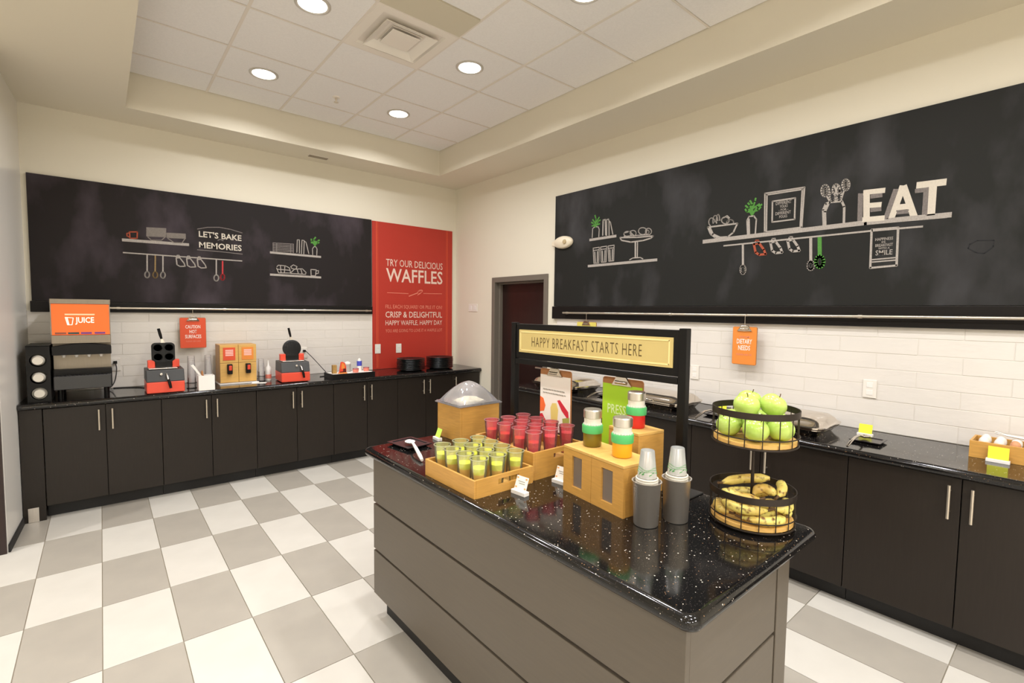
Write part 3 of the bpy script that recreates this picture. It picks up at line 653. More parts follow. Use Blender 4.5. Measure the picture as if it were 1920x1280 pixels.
  'chalk_utensil_jar': [('w',0.014,[(-1.193,2.234),(-1.201,2.341),(-1.187,2.379),(-1.165,2.387),(-1.096,2.382),(-1.08,2.345),(-1.077,2.231)]), ('w',0.016,[(-1.185,2.238),(-1.191,2.328),(-1.174,2.373)]), ('w',0.01,[(-1.17,2.462),(-1.172,2.445),(-1.179,2.432),(-1.19,2.428),(-1.202,2.432),(-1.212,2.444),(-1.218,2.462),(-1.219,2.48),(-1.214,2.496),(-1.205,2.505),(-1.193,2.505),(-1.182,2.496),(-1.174,2.481),(-1.17,2.462)]), ('w',0.01,[(-1.184,2.463),(-1.185,2.453),(-1.188,2.446),(-1.192,2.444),(-1.197,2.446),(-1.202,2.452),(-1.204,2.461),(-1.205,2.471),(-1.203,2.479),(-1.199,2.484),(-1.194,2.485),(-1.19,2.48),(-1.186,2.472),(-1.184,2.463)]), ('w',0.01,[(-1.109,2.458),(-1.111,2.442),(-1.117,2.43),(-1.126,2.426),(-1.137,2.43),(-1.146,2.441),(-1.151,2.457),(-1.152,2.474),(-1.148,2.489),(-1.14,2.497),(-1.13,2.497),(-1.119,2.489),(-1.112,2.475),(-1.109,2.458)]), ('w',0.01,[(-1.056,2.479),(-1.058,2.463),(-1.064,2.452),(-1.073,2.447),(-1.083,2.451),(-1.092,2.462),(-1.097,2.478),(-1.098,2.495),(-1.094,2.51),(-1.086,2.518),(-1.076,2.518),(-1.066,2.51),(-1.059,2.496),(-1.056,2.479)]), ('w',0.01,[(-1.068,2.479),(-1.069,2.47),(-1.071,2.463),(-1.075,2.461),(-1.079,2.463),(-1.083,2.469),(-1.085,2.478),(-1.086,2.487),(-1.084,2.495),(-1.081,2.5),(-1.077,2.5),(-1.073,2.496),(-1.07,2.489),(-1.068,2.479)]), ('w',0.01,[(-1.183,2.428),(-1.161,2.386)]), ('w',0.01,[(-1.129,2.426),(-1.131,2.386)]), ('w',0.01,[(-1.085,2.451),(-1.102,2.383)]), ('w',0.01,[(-1.134,2.416),(-1.136,2.401),(-1.14,2.391),(-1.147,2.387),(-1.155,2.39),(-1.161,2.399),(-1.166,2.413),(-1.166,2.429),(-1.163,2.441),(-1.157,2.449),(-1.15,2.449),(-1.142,2.443),(-1.137,2.431),(-1.134,2.416)]), ('w',0.01,[(-1.099,2.419),(-1.1,2.403),(-1.104,2.392),(-1.11,2.387),(-1.116,2.39),(-1.122,2.4),(-1.126,2.415),(-1.127,2.431),(-1.124,2.445),(-1.119,2.453),(-1.113,2.454),(-1.106,2.447),(-1.102,2.434),(-1.099,2.419)]), ('w',0.01,[(-1.142,2.488),(-1.123,2.429)]), ('w',0.01,[(-1.122,2.485),(-1.137,2.432)])],
  'chalk_ladle_0': [('w',0.016,[(-1.73,2.163),(-1.723,2.005)]), ('w',0.016,[(-1.723,2.005),(-1.715,2.001),(-1.708,1.991),(-1.704,1.977),(-1.705,1.962),(-1.709,1.95),(-1.717,1.943),(-1.725,1.944),(-1.733,1.951),(-1.739,1.964),(-1.74,1.979),(-1.738,1.993),(-1.732,2.002),(-1.723,2.005)])],
  'chalk_ladle_1': [('w',0.018,[(-1.268,2.158),(-1.261,2.003)]), ('w',0.018,[(-1.261,2.003),(-1.253,2),(-1.247,1.99),(-1.243,1.977),(-1.244,1.964),(-1.248,1.953),(-1.255,1.948),(-1.263,1.948),(-1.271,1.955),(-1.276,1.966),(-1.277,1.98),(-1.275,1.992),(-1.269,2.001),(-1.261,2.003)])],
  'chalk_ladle_2': [('n',0.024,[(-1.214,2.157),(-1.208,2.034)]), ('n',0.024,[(-1.208,2.034),(-1.197,2.029),(-1.189,2.017),(-1.184,2),(-1.185,1.983),(-1.19,1.968),(-1.2,1.961),(-1.21,1.961),(-1.221,1.97),(-1.227,1.985),(-1.23,2.003),(-1.226,2.02),(-1.219,2.031),(-1.208,2.034)])],
  'chalk_hanging_cup_0': [('o',0.016,[(-1.648,2.158),(-1.633,2.096),(-1.607,2.076),(-1.561,2.077),(-1.575,2.111),(-1.611,2.162),(-1.648,2.158)]), ('o',0.01,[(-1.646,2.16),(-1.634,2.184),(-1.617,2.182),(-1.611,2.162)])],
  'chalk_hanging_cup_1': [('w',0.016,[(-1.531,2.159),(-1.517,2.098),(-1.492,2.079),(-1.448,2.08),(-1.461,2.113),(-1.496,2.162),(-1.531,2.159)]), ('w',0.01,[(-1.529,2.161),(-1.518,2.184),(-1.501,2.183),(-1.496,2.162)])],
  'chalk_hanging_cup_2': [('w',0.016,[(-1.415,2.159),(-1.401,2.1),(-1.378,2.081),(-1.336,2.082),(-1.348,2.114),(-1.381,2.163),(-1.415,2.159)]), ('w',0.01,[(-1.413,2.161),(-1.402,2.184),(-1.387,2.182),(-1.381,2.163)])],
  'chalk_hanging_sign': [('w',0.012,[(-0.92,1.938),(-0.924,2.177),(-0.79,2.174),(-0.787,1.945),(-0.92,1.938)]), ('w',0.008,[(-0.915,1.989),(-0.791,1.993)]), ('w',0.008,[(-0.914,1.974),(-0.791,1.978)])],
  'chalk_hexagon': [('k',0.006,[(-0.469,2.02),(-0.463,2.042),(-0.433,2.06),(-0.367,2.055),(-0.368,2.022),(-0.401,1.987),(-0.436,1.994),(-0.469,2.02)])],
  'chalk_letter_e': [('W',0.034,[(-0.954,2.239),(-0.962,2.421)]), ('W',0.031,[(-0.971,2.416),(-0.873,2.411)]), ('W',0.031,[(-0.963,2.331),(-0.888,2.327)]), ('W',0.031,[(-0.969,2.245),(-0.868,2.242)]), ('d',0.01,[(-0.985,2.41),(-0.981,2.241)]), ('d',0.008,[(-0.939,2.393),(-0.881,2.392)]), ('d',0.008,[(-0.935,2.309),(-0.882,2.308)]), ('d',0.01,[(-0.994,2.411),(-0.99,2.242)]), ('d',0.008,[(-0.939,2.385),(-0.88,2.383)]), ('d',0.008,[(-0.935,2.301),(-0.882,2.299)]), ('d',0.01,[(-1.002,2.413),(-0.998,2.243)]), ('d',0.008,[(-0.938,2.376),(-0.88,2.375)]), ('d',0.008,[(-0.934,2.292),(-0.881,2.291)])],
  'chalk_letter_a': [('W',0.034,[(-0.827,2.237),(-0.78,2.415)]), ('W',0.034,[(-0.775,2.414),(-0.719,2.236)]), ('W',0.034,[(-0.809,2.296),(-0.744,2.295)]), ('d',0.01,[(-0.804,2.405),(-0.847,2.235)]), ('d',0.008,[(-0.803,2.275),(-0.745,2.272)]), ('d',0.01,[(-0.812,2.406),(-0.855,2.236)]), ('d',0.008,[(-0.803,2.266),(-0.744,2.264)]), ('d',0.01,[(-0.82,2.408),(-0.863,2.237)]), ('d',0.008,[(-0.802,2.258),(-0.744,2.256)])],
  'chalk_letter_t': [('W',0.038,[(-0.705,2.411),(-0.589,2.407)]), ('W',0.038,[(-0.639,2.405),(-0.64,2.235)]), ('d',0.01,[(-0.661,2.389),(-0.661,2.232)]), ('d',0.008,[(-0.718,2.387),(-0.663,2.385)]), ('d',0.01,[(-0.668,2.39),(-0.668,2.233)]), ('d',0.008,[(-0.718,2.379),(-0.662,2.377)]), ('d',0.01,[(-0.675,2.392),(-0.676,2.234)]), ('d',0.008,[(-0.717,2.371),(-0.662,2.369)])],
 },
}

def chalkboard(which, name, label, rect, plane, z_rail, m, face):
    t = thing(name, label, 'chalkboard', (0, 0, 0))
    s0, s1, z0, z1 = rect
    q = [(s0, z0), (s1, z0), (s1, z1), (s0, z1)]
    part('board', MB().hexa([plane(a, b, 0.001) for a, b in q], [plane(a, b, face) for a, b in q]), m, t, bevel=0.002)
    for nm, strokes in CHALK[which].items():
        nm = nm.rstrip('0123456789').rstrip('_')
        mbs = {}
        for c, wd, pts in strokes:
            stroke(mbs.setdefault(c, MB()), pts, wd, plane, face-0.0002, face+0.0012)
        root = None
        for c, mb in mbs.items():
            if root is None: root = part(nm, mb, CH[c], t)
            else: part(nm+'_detail', mb, CH[c], root)
    return t
cb = chalkboard('back', 'chalkboard', 'plum grey chalkboard on the back wall reading lets bake memories', (-0.435, 2.525, 1.68, 2.722), on_back(YB), 0, M['board_back'], 0.022)
pb = on_back(YB)
for body, bx, sh in (("LET'S BAKE", (0.752, 2.328, 1.122, 2.388), -0.004), ('MEMORIES', (0.752, 2.222, 1.122, 2.282), 0.0)):
    link('chalk_lettering', text_mesh(body, 'chalk_lettering', bx, pb, 0.0235, 0.018, sh), CH['W'], cb)
cr = chalkboard('right', 'chalkboard', 'charcoal chalkboard on the right wall with chalk shelf and EAT', (-3.735, 0.70, 1.70, 2.862), on_right(XR), 0, M['board_right'], 0.022)
prr = on_right(XR)
for body, bx in (('DIFFERENT', (-1.505, 2.420, -1.400, 2.442)), ('YOLKS', (-1.478, 2.396, -1.425, 2.415)), ('- FOR -', (-1.484, 2.374, -1.420, 2.389)),
                 ('DIFFERENT', (-1.505, 2.348, -1.402, 2.369)), ('FOLKS', (-1.478, 2.324, -1.425, 2.343)),
                 ('HAPPINESS', (-0.902, 2.104, -0.812, 2.122)), ('IS', (-0.868, 2.088, -0.848, 2.100)), ('BREAKFAST', (-0.900, 2.066, -0.811, 2.084)),
                 ('WITH A', (-0.884, 2.050, -0.826, 2.062)), ('SMILE', (-0.897, 2.014, -0.811, 2.045))):
    link('chalk_lettering', text_mesh(body, 'chalk_lettering', bx, prr, 0.0235, 0.010), CH['w'], cr)

# black rail boards with hanging tubes under the chalkboards
def rail(label, s0, s1, z0, z1, plane, t0, t1, zt, posts):
    t = thing('hanging_rail', label, 'rail', (0, 0, 0))
    q = [(s0, z0), (s1, z0), (s1, z1), (s0, z1)]
    part('back_board', MB().hexa([plane(a, b, 0.009) for a, b in q], [plane(a, b, 0.034) for a, b in q]), M['rail_black'], t, bevel=0.003)
    part('tube', MB().tube([plane(t0, zt, 0.062), plane(t1, zt, 0.062)], 0.0095, 12), M['handle'], t, smooth=50)
    for p in posts:
        part('bracket', MB().tube([plane(p, zt, 0.033), plane(p, zt, 0.062)], 0.006, 8), M['handle'], t, smooth=50)
        part('collar', MB().tube([plane(p-0.012, zt, 0.062), plane(p+0.012, zt, 0.062)], 0.0125, 12), M['handle'], t, smooth=50)
    return t
rail('steel tube rail on a black board below the back chalkboard', -0.445, 2.528, 1.588, 1.678, on_back(YB), 0.06, 2.50, 1.627, (0.12, 0.95, 1.72, 2.44))
rail('steel tube rail on a black board below the right chalkboard', -3.75, 0.70, 1.568, 1.698, on_right(XR), -3.56, 0.66, 1.631, (-3.50, -2.30, -0.95, 0.40))

# wall fittings
def cover_plate(label, x, y, z, nrm, toggles=True):
    t = thing('wall_outlet', label, 'outlet', (x, y, z), 0 if nrm == 'y' else -math.pi/2)
    part('plate', MB().box(-0.037, 0.037, -0.007, 0, -0.058, 0.058), M['plate_white'], t, bevel=0.003)
    for s in (-1, 1):
        part('socket', MB().box(-0.017, 0.017, -0.009, -0.0065, s*0.024-0.016, s*0.024+0.016), M['plastic_white'], t, bevel=0.0015)
    return t
cover_plate('white outlet plate at the left edge of the red panel', 2.60, YB-0.0125, 1.160, 'y')
cover_plate('white outlet plate on the red panel above the plate stack', 2.882, YB-0.0125, 1.157, 'y')
cover_plate('white outlet plate on the tiles beside the juice dispenser', 0.085, YB-0.009, 1.118, 'y')
cover_plate('white outlet plate on the tiles behind the round waffle iron', 1.722, YB-0.009, 1.150, 'y')
cover_plate('white outlet plate on the right tiles behind the sign post', XR-0.009, 2.09, 1.155, 'x')
cover_plate('white outlet plate on the right tiles behind the apples', XR-0.009, 0.89, 1.172, 'x')
t = thing('wall_switch', 'white wall control plate between red panel and door', 'switch', (XR, 5.25, 1.682), -math.pi/2)
part('plate', MB().box(-0.10, 0.10, -0.008, 0, -0.05, 0.05), M['plate_white'], t, bevel=0.004)
for k in (-1, 1):
    part('rocker', MB().box(k*0.045-0.022, k*0.045+0.022, -0.012, -0.0075, -0.028, 0.028), M['plastic_white'], t, bevel=0.002)
t = thing('wall_horn', 'cream oval alarm sounder mounted at the left edge of the right chalkboard', 'alarm', (XR-0.024, 3.60, 2.365), -math.pi/2)
mb = MB().lathe([(0.0, 0), (0.075, 0.0), (0.075, 0.018), (0.062, 0.035), (0.0, 0.042)], 28, mtx=Matrix.Rotation(math.radians(90), 3, 'X') @ Matrix.Diagonal((1.75, 0.86, 1.0)))
part('housing', mb, mat('aged_cream_plastic', (232, 220, 196), rough=0.4), t, smooth=50)
mb = MB().lathe([(0.0, 0.038), (0.026, 0.038), (0.022, 0.047), (0.0, 0.050)], 20, c=(0.045, 0, 0), mtx=Matrix.Rotation(math.radians(90), 3, 'X'))
part('grille', mb, mat('tan_plastic', (186, 166, 128), rough=0.6), t, smooth=50)
part('arm', MB().hexa([(-0.16, -0.002, -0.028), (-0.09, -0.002, -0.04), (-0.09, -0.002, 0.04), (-0.16, -0.002, 0.018)], [(-0.16, -0.022, -0.024), (-0.09, -0.03, -0.036), (-0.09, -0.03, 0.036), (-0.16, -0.022, 0.014)]), MATS['aged_cream_plastic'], t, bevel=0.004)

# ================================================================== CABINETS
def bar_handle(mb, c, nrm, h=0.165):
    """vertical bar pull; c = point on door face"""
    n = Vector(nrm); p = Vector(c)
    a = p+n*0.032
    mb.tube([a-Vector((0, 0, h/2)), a+Vector((0, 0, h/2))], 0.0068, 10)
    for s in (-1, 1):
        q = Vector((0, 0, s*(h/2-0.03)))
        mb.tube([p+q, a+q], 0.0045, 8)
def cabinet(label, s0, s1, plane, face, depth, nrm, handles, group, fillers=()):
    """plane(s,z,d): d measured out of the wall; face = d of door front"""
    t = thing('base_cabinet', label, 'cabinet', (0, 0, 0), group=group)
    g = 0.0015
    def bx(a, b, d0, d1, z0, z1):
        q = [(a, z0), (b, z0), (b, z1), (a, z1)]
        return MB().hexa([plane(s, z, d0) for s, z in q], [plane(s, z, d1) for s, z in q])
    part('carcass', bx(s0+g, s1-g, 0.01, face-0.024, 0.10, ZT-0.045), M['cabinet_edge'], t)
    part('toe_kick', bx(s0+g, s1-g, 0.02, face-0.085, 0.0, 0.10), M['cabinet_edge'], t)
    n = len(handles); wd = (s1-s0)/n
    for i, side in enumerate(handles):
        a = s0+i*wd; b = a+wd
        dr = part('door', bx(a+0.0022, b-0.0022, face-0.022, face, 0.108, ZT-0.050), M['cabinet'], t, bevel=0.0015)
        if side:
            hs = (b-0.042) if side == 'r' else (a+0.042)
            mb = MB(); bar_handle(mb, plane(hs, 0.738, face), nrm); part('handle', mb, M['handle'], dr, smooth=50)
    return t
FB = 0.59      # door face distance from back wall  -> y = 5.08
bk = on_back(YB); nb = (0, -1, 0)
names = ['under the juice dispenser', 'under the square waffle iron and batter box', 'under the round waffle iron', 'under the black condiment tray', 'under the plate stacks']
edges = [-0.362, 0.372, 1.107, 1.842, 2.577, 3.312]
for i, nm in enumerate(names):
    cabinet('dark two-door base cabinet '+nm, edges[i], edges[i+1], bk, FB, 0, nb, 'rl', 'base cabinets along the back wall')
cabinet('dark single-door base cabinet at the right end of the back counter', 3.312, 3.735, bk, FB, 0, nb, 'l', 'base cabinets along the back wall')
t = thing('cabinet_filler', 'dark filler post between left wall and first cabinet', 'filler panel', (0, 0, 0))
part('panel', MB().box(wl(5.08)+0.004, -0.365, YB-FB, YB-FB+0.03, 0.0, ZT-0.046), M['cabinet'], t, bevel=0.002)
part('steel_foot_plate', MB().box(-0.465, -0.405, YB-FB-0.006, YB-FB, 0.002, 0.11), M['steel'], t, bevel=0.001)
rk = on_right(XR); nr = (-1, 0, 0)
FR = 0.60
yn = ['with doors in front of the egg box', 'below the chafing dish behind the banana basket', 'below the middle chafing dish', 'below the chafing dish nearest the door', 'at the near end past the frame']
ye = [-3.65, -2.71, -1.77, -0.83, 0.11, 1.05]
for k in range(5):
    cabinet('dark two-door base cabinet on the right wall '+yn[[3, 2, 1, 0, 4][k]], ye[k], ye[k+1], rk, FR, 0, nr, 'rl', 'base cabinets along the right wall')

# worktops (one continuous slab each, rounded front edge)
def worktop(name, label, s0, s1, plane, depth):
    r = 0.018; n = 6
    prof = [(0.009, ZT-0.045), (depth-r, ZT-0.045)]
    for k in range(n+1):
        a = -math.pi/2+math.pi*k/n
        prof.append((depth-r+r*math.cos(a), ZT-0.0225+0.0225*math.sin(a)))
    prof += [(depth-r-0.003, ZT), (0.009, ZT)]
    m_ = MB(); L = len(prof)
    vs = [plane(s0, z, d) for d, z in prof]+[plane(s1, z, d) for d, z in prof]
    fs = [tuple(range(L)), tuple(reversed(range(L, 2*L)))]+[(i, i+L, (i+1) % L+L, (i+1) % L) for i in range(L)]
    m_.add(vs, fs)
    o = part(name, m_, M['granite'], None, smooth=35)
    return tag(o, label, 'worktop')
worktop('granite_worktop', 'black granite worktop along the back wall', wl(5.08)+0.003, XR-0.01, bk, 0.625)
worktop('granite_worktop', 'black granite worktop along the right wall', -3.68, 1.05, rk, 0.635)

# ================================================================== ISLAND
IX0, IX1, IY0, IY1 = 1.085, 1.725, 0.605, 2.42
t = thing('serving_island', 'dark serving island with horizontal panels and black granite top', 'island', (0, 0, 0))
isl = t
part('core', MB().box(IX0+0.022, IX1-0.004, IY0+0.022, IY1-0.022, 0.10, 0.862), M['cabinet_edge'], t)
part('toe_kick', MB().box(IX0+0.05, IX1-0.03, IY0+0.05, IY1-0.05, 0.0, 0.10), M['cabinet_edge'], t)
rows = [(0.115, 0.352), (0.364, 0.606), (0.618, 0.860)]
for z0, z1 in rows:
    part('front_panel', MB().box(IX0, IX0+0.022, IY0, IY1, z0, z1), M['island'], t, bevel=0.0015)
    part('end_panel', MB().box(IX0+0.022, IX1-0.098, IY0, IY0+0.022, z0, z1), M['island'], t, bevel=0.0015)
    part('end_panel', MB().box(IX0+0.022, IX1-0.098, IY1-0.022, IY1, z0, z1), M['island'], t, bevel=0.0015)
    part('rear_panel', MB().box(IX1-0.004, IX1+0.012, IY0+0.03, IY1-0.03, z0, z1), M['island'], t, bevel=0.0015)
part('corner_post', MB().box(IX1-0.090, IX1, IY0-0.002, IY0+0.022, 0.06, 0.860), M['island'], t, bevel=0.002)
part('corner_post', MB().box(IX1-0.090, IX1, IY1-0.022, IY1+0.002, 0.06, 0.860), M['island'], t, bevel=0.002)
def rounded_rect(x0, x1, y0, y1, r, n=8):
    pts = []
    for cx, cy, a0 in ((x1-r, y1-r, 0), (x0+r, y1-r, 90), (x0+r, y0+r, 180), (x1-r, y0+r, 270)):
        for k in range(n+1):
            a = math.radians(a0+90*k/n); pts.append((cx+r*math.cos(a), cy+r*math.sin(a)))
    return pts
mb = MB(); rings = []
x0, x1, y0, y1 = 1.048, 1.872, 0.565, 2.475
prof = [(0.022, 0.862)]+[(0.022*(1-math.cos(a)), 0.8835+0.0215*math.sin(a)) for a in [-math.pi/2+math.pi*k/8 for k in range(9)]]
prof = [(0.024, 0.862)]+[(0.022-0.022*math.cos(a), 0.8835+0.0215*math.sin(a)) for a in [-1.45+2.95*k/8 for k in range(9)]]+[(0.024, 0.905), (0.030, 0.905)]
for ins, z in prof:
    rings.append([(px, py, z) for px, py in rounded_rect(x0+ins, x1-ins, y0+ins, y1-ins, max(0.012, 0.040-ins*0.8))])
n = len(rings[0]); vs = [p for r in rings for p in r]
fs = [(i*n+k, i*n+(k+1) % n, (i+1)*n+(k+1) % n, (i+1)*n+k) for i in range(len(rings)-1) for k in range(n)]
fs += [tuple(reversed(range(n))), tuple((len(rings)-1)*n+k for k in range(n))]
mb.add(vs, fs)
part('granite_top', mb, M['granite'], t, smooth=40)

# ================================================================== ISLAND OBJECTS
# ---- sign stand "HAPPY BREAKFAST STARTS HERE"
SX = 1.76
t = thing('sign_stand', 'black metal sign stand reading happy breakfast starts here', 'sign', (SX, 1.545, ZT))
h = 0.515
for s in (-1, 1):
    part('post', MB().box(-0.017, 0.017, s*h-0.017, s*h+0.017, 0.006, 0.672), M['sign_black'], t, bevel=0.003)
    part('base_plate', MB().box(-0.055, 0.095, s*h-0.05, s*h+0.05, 0.0, 0.006), M['black_matte'], t, bevel=0.002)
part('sign_board', MB().box(-0.010, 0.012, -h+0.018, h-0.018, 0.478, 0.665), M['sign_black'], t, bevel=0.002)
part('lower_bar', MB().box(-0.016, 0.016, -h+0.018, h-0.018, 0.448, 0.474), M['sign_black'], t, bevel=0.002)
sg = part('gold_panel', MB().box(-0.013, -0.009, -0.472, 0.468, 0.512, 0.634), M['gold_sign'], t)
sp = lambda s, z, d=0.0: (-0.013-d, -s, z)
mb = MB()
stroke(mb, [(-0.455, 0.524), (0.455, 0.524), (0.455, 0.622), (-0.455, 0.622), (-0.455, 0.524)], 0.006, sp, 0, 0.0006)
part('gold_border', mb, M['gold_line'], sg)
link('sign_lettering', text_mesh('HAPPY BREAKFAST STARTS HERE', 'sign_lettering', (-0.365, 0.547, 0.325, 0.598), sp, 0.001, -0.012, 0.0, spacing=1.15), M['ink_brown'], sg)

# ---- clipboards
def clipboard(label, loc, rz, wdt, hgt, card, m_card, hook_h):
    """origin at top centre of board, facing local -y; hangs from a wire hook"""
    t = thing('clipboard', label, 'clipboard', loc, rz)
    b = part('board', MB().prism(rounded_rect(-wdt/2, wdt/2, -hgt, 0.0, 0.014, 5), 'y', -0.003, 0.003), M['cork'], t)
    c = part('card', MB().box(-wdt/2+0.002, wdt/2-0.003, -0.0045, -0.0032, -hgt+0.004, -card), m_card, t)
    cl = part('clip', MB().hexa([(-0.055, -0.012, -0.034), (0.055, -0.012, -0.034), (0.055, -0.004, -0.034), (-0.055, -0.004, -0.034)],
                               [(-0.026, -0.016, 0.008), (0.026, -0.016, 0.008), (0.026, -0.004, 0.008), (-0.026, -0.004, 0.008)]), M['chrome'], t, bevel=0.002)
    part('clip_lever', MB().lathe([(0.008, -0.03), (0.008, 0.03)], 12, c=(0, -0.014, -0.018), mtx=Matrix.Rotation(math.radians(90), 3, 'Y')), M['chrome'], cl, smooth=50)
    pts = [(0, -0.008, 0.004), (0.0, -0.008, hook_h-0.012), (0.004, -0.004, hook_h-0.002), (0.004, 0.006, hook_h+0.004), (0.0, 0.012, hook_h-0.006)]
    part('wire_hook', MB().tube(pts, 0.0016, 6), M['handle'], t)
    return t, c
cp = lambda s, z, d=0.0: (s, -0.0045-d, z)
t1, c1 = clipboard('clipboard hanging on the sign stand with a white smoothie and fruit poster', (SX+0.024, 1.764, ZT+0.435), -math.pi/2, 0.222, 0.325, 0.032, M['paper_white'], 0.012)
mb = MB()
for z, a, b in ((-0.108, -0.085, 0.07), (-0.126, -0.085, 0.075)):
    k = a
    while k < b:
        L = random.uniform(0.010, 0.024); stroke(mb, [(k, z), (min(k+L, b), z-0.001)], 0.0055, cp, 0, 0.0005); k += L+0.005
part('printed_lines', mb, M['ink_grey'], c1)
def blob(pts, m, nm, par): return part(nm, MB().prism(pts, 'y', -0.0052, -0.0044), m, par)
blob([(-0.109, -0.15), (-0.085, -0.158), (-0.068, -0.195), (-0.078, -0.225), (-0.109, -0.232)], mat('print_orange', (240, 110, 50), rough=0.6), 'printed_carrot', c1)
blob([(-0.109, -0.245), (-0.092, -0.24), (-0.045, -0.295), (-0.06, -0.318), (-0.109, -0.318)], mat('print_red', (206, 38, 58), rough=0.6), 'printed_strawberry', c1)
blob([(0.018, -0.158), (0.036, -0.152), (0.096, -0.205), (0.100, -0.232), (0.088, -0.238), (0.05, -0.205)], MATS['print_red'], 'printed_berry', c1)
blob([(-0.030, -0.20), (-0.018, -0.176), (0.012, -0.172), (0.026, -0.205), (0.016, -0.315), (-0.022, -0.315)], mat('print_banana_yellow', (226, 206, 120), rough=0.6), 'printed_smoothie', c1)
blob([(0.056, -0.245), (0.104, -0.232), (0.106, -0.318), (0.066, -0.318)], mat('print_olive', (164, 168, 82), rough=0.6), 'printed_celery', c1)
t2, c2 = clipboard('clipboard hanging on the sign stand with a lime green poster', (SX+0.024, 1.342, ZT+0.437), -math.pi/2, 0.222, 0.325, 0.030, M['lime_card'], 0.010)
link('printed_lettering', text_mesh('PRESS', 'printed_lettering', (-0.078, -0.166, 0.024, -0.122), cp, 0.001, 0.01), mat('print_pale_lime', (222, 244, 176), rough=0.6), c2)
c2o = t2

# hanging cards on the wall rails
def hang_card(label, loc, rz, m_card, texts, hook_h, wdt=0.215, hgt=0.295):
    t, c = clipboard(label, loc, rz, wdt, hgt, 0.004, m_card, hook_h)
    for body, bx, m_ in texts:
        link('printed_lettering', text_mesh(body, 'printed_lettering', bx, cp, 0.001, 0.015), m_, c)
    return t
PW = mat('print_white', (250, 236, 226), rough=0.6)
hang_card('red-orange caution hot surfaces clipboard hanging above the square waffle iron', (0.677, YB-0.072, 1.543), 0, M['red_card'],
          [('CAUTION', (-0.062, -0.105, 0.060, -0.072), PW), ('HOT', (-0.030, -0.152, 0.030, -0.118), PW), ('SURFACES', (-0.066, -0.20, 0.066, -0.165), PW), ('PLEASE USE CARE', (-0.06, -0.235, 0.06, -0.222), CH['d2'])], 0.085)
hang_card('orange dietary needs clipboard hanging on the right rail', (XR-0.078, 1.662, 1.545), -math.pi/2, M['orange_card'],
          [('DIETARY', (-0.056, -0.128, 0.056, -0.092), PW), ('NEEDS', (-0.044, -0.176, 0.044, -0.140), PW), ('PLEASE ASK US', (-0.056, -0.215, 0.056, -0.202), CH['d2']), ('WELCOME', (-0.04, -0.083, 0.04, -0.070), CH['d2'])], 0.088, 0.18, 0.285)
t = hang_card('yellow-topped clipboard on the right rail, hidden behind the sign', (XR-0.078, 3.215, 1.545), -math.pi/2, mat('pale_yellow_card', (216, 202, 96), rough=0.6), [], 0.088, 0.25, 0.30)

# ---- low tray of lime juices
def open_tray(t, x0, x1, y0, y1, z0, z1, th, slot, floor_z):
    part('bottom', MB().box(x0+th, x1-th, y0+th, y1-th, z0+0.002, floor_z), M['wood_light'], t)
    part('front_side', MB().box(x0, x0+th, y0, y1, z0, z1), M['wood'], t, bevel=0.0015)
    part('back_side', MB().box(x1-th, x1, y0, y1, z0, z1), M['wood'], t, bevel=0.0015)
    xm = (x0+x1)/2+0.02; sw = 0.055; zs0, zs1 = slot
    for ya, yb in ((y0, y0+th), (y1-th, y1)):
        mb = MB()
        mb.box(x0+th, x1-th, ya, yb, z0, zs0).box(x0+th, x1-th, ya, yb, zs1, z1)
        mb.box(x0+th, xm-sw, ya, yb, zs0, zs1).box(xm+sw, x1-th, ya, yb, zs0, zs1)
        part('slotted_side', mb, M['wood'], t)
tr = thing('wooden_tray', 'low wooden tray with hand slots holding the lime juice cups', 'tray', (0, 0, 0))
open_tray(tr, 1.085, 1.395, 1.505, 1.878, ZT, 0.978, 0.010, (0.938, 0.962), 0.916)
tr2 = thing('wooden_tray', 'taller wooden tray with hand slots holding the red smoothie cups', 'tray', (0, 0, 0))
open_tray(tr2, 1.408, 1.728, 1.520, 1.945, ZT, 1.026, 0.011, (0.982, 1.004), 0.972)

def tumbler(name, label, loc, m_cup, liquids, group, hgt=0.130, r0=0.0255, r1=0.036):
    t = thing(name, label, 'cup', loc, group=group)
    th = 0.0012
    part('cup_wall', MB().lathe([(0.0, 0.001), (r0, 0.001), (r1, hgt-0.004), (r1+0.003, hgt-0.003), (r1+0.003, hgt), (r1-th, hgt), (r0-th, 0.003), (0.0, 0.003)], 24), m_cup, t, smooth=40)
    part('rim', MB().tube([((r1+0.0015)*math.cos(a), (r1+0.0015)*math.sin(a), hgt-0.0015) for a in [2*math.pi*k/24 for k in range(24)]], 0.0017, 6, closed=True), M['frosted'], t, smooth=60)
    z = 0.0034
    for nm, m_, h in liquids:
        def rad(zz): return r0+(r1-r0)*(zz/hgt)-th-0.0006
        part(nm, MB().lathe([(0.0, z), (rad(z), z), (rad(z+h), z+h), (0.0, z+h)], 24), m_, t, smooth=40)
        z += h+0.0002
    return t
proto = None
for i, x in enumerate((1.142, 1.240, 1.338)):
    for j, y in enumerate((1.556, 1.646, 1.737, 1.827)):
        p = (x+random.uniform(-0.004, 0.004), y+random.uniform(-0.004, 0.004), 0.9165)
        if proto is None:
            proto = tumbler('juice_cup', 'clear cup of yellow juice with lime top in the low wooden tray', p, M['clear_lime'],
                            [('orange_juice', M['juice_orange'], 0.064), ('lime_layer', M['juice_lime'], 0.024)], 'lime juice cups in the low tray')
        else: o = dup(proto, p)
        (proto if i == j == 0 else o)['label'] = 'yellow lime juice cup, %s from left in the %s row of the low tray' % (('fourth', 'third', 'second', 'first')[j], ('front', 'middle', 'rear')[i])
protos = {}
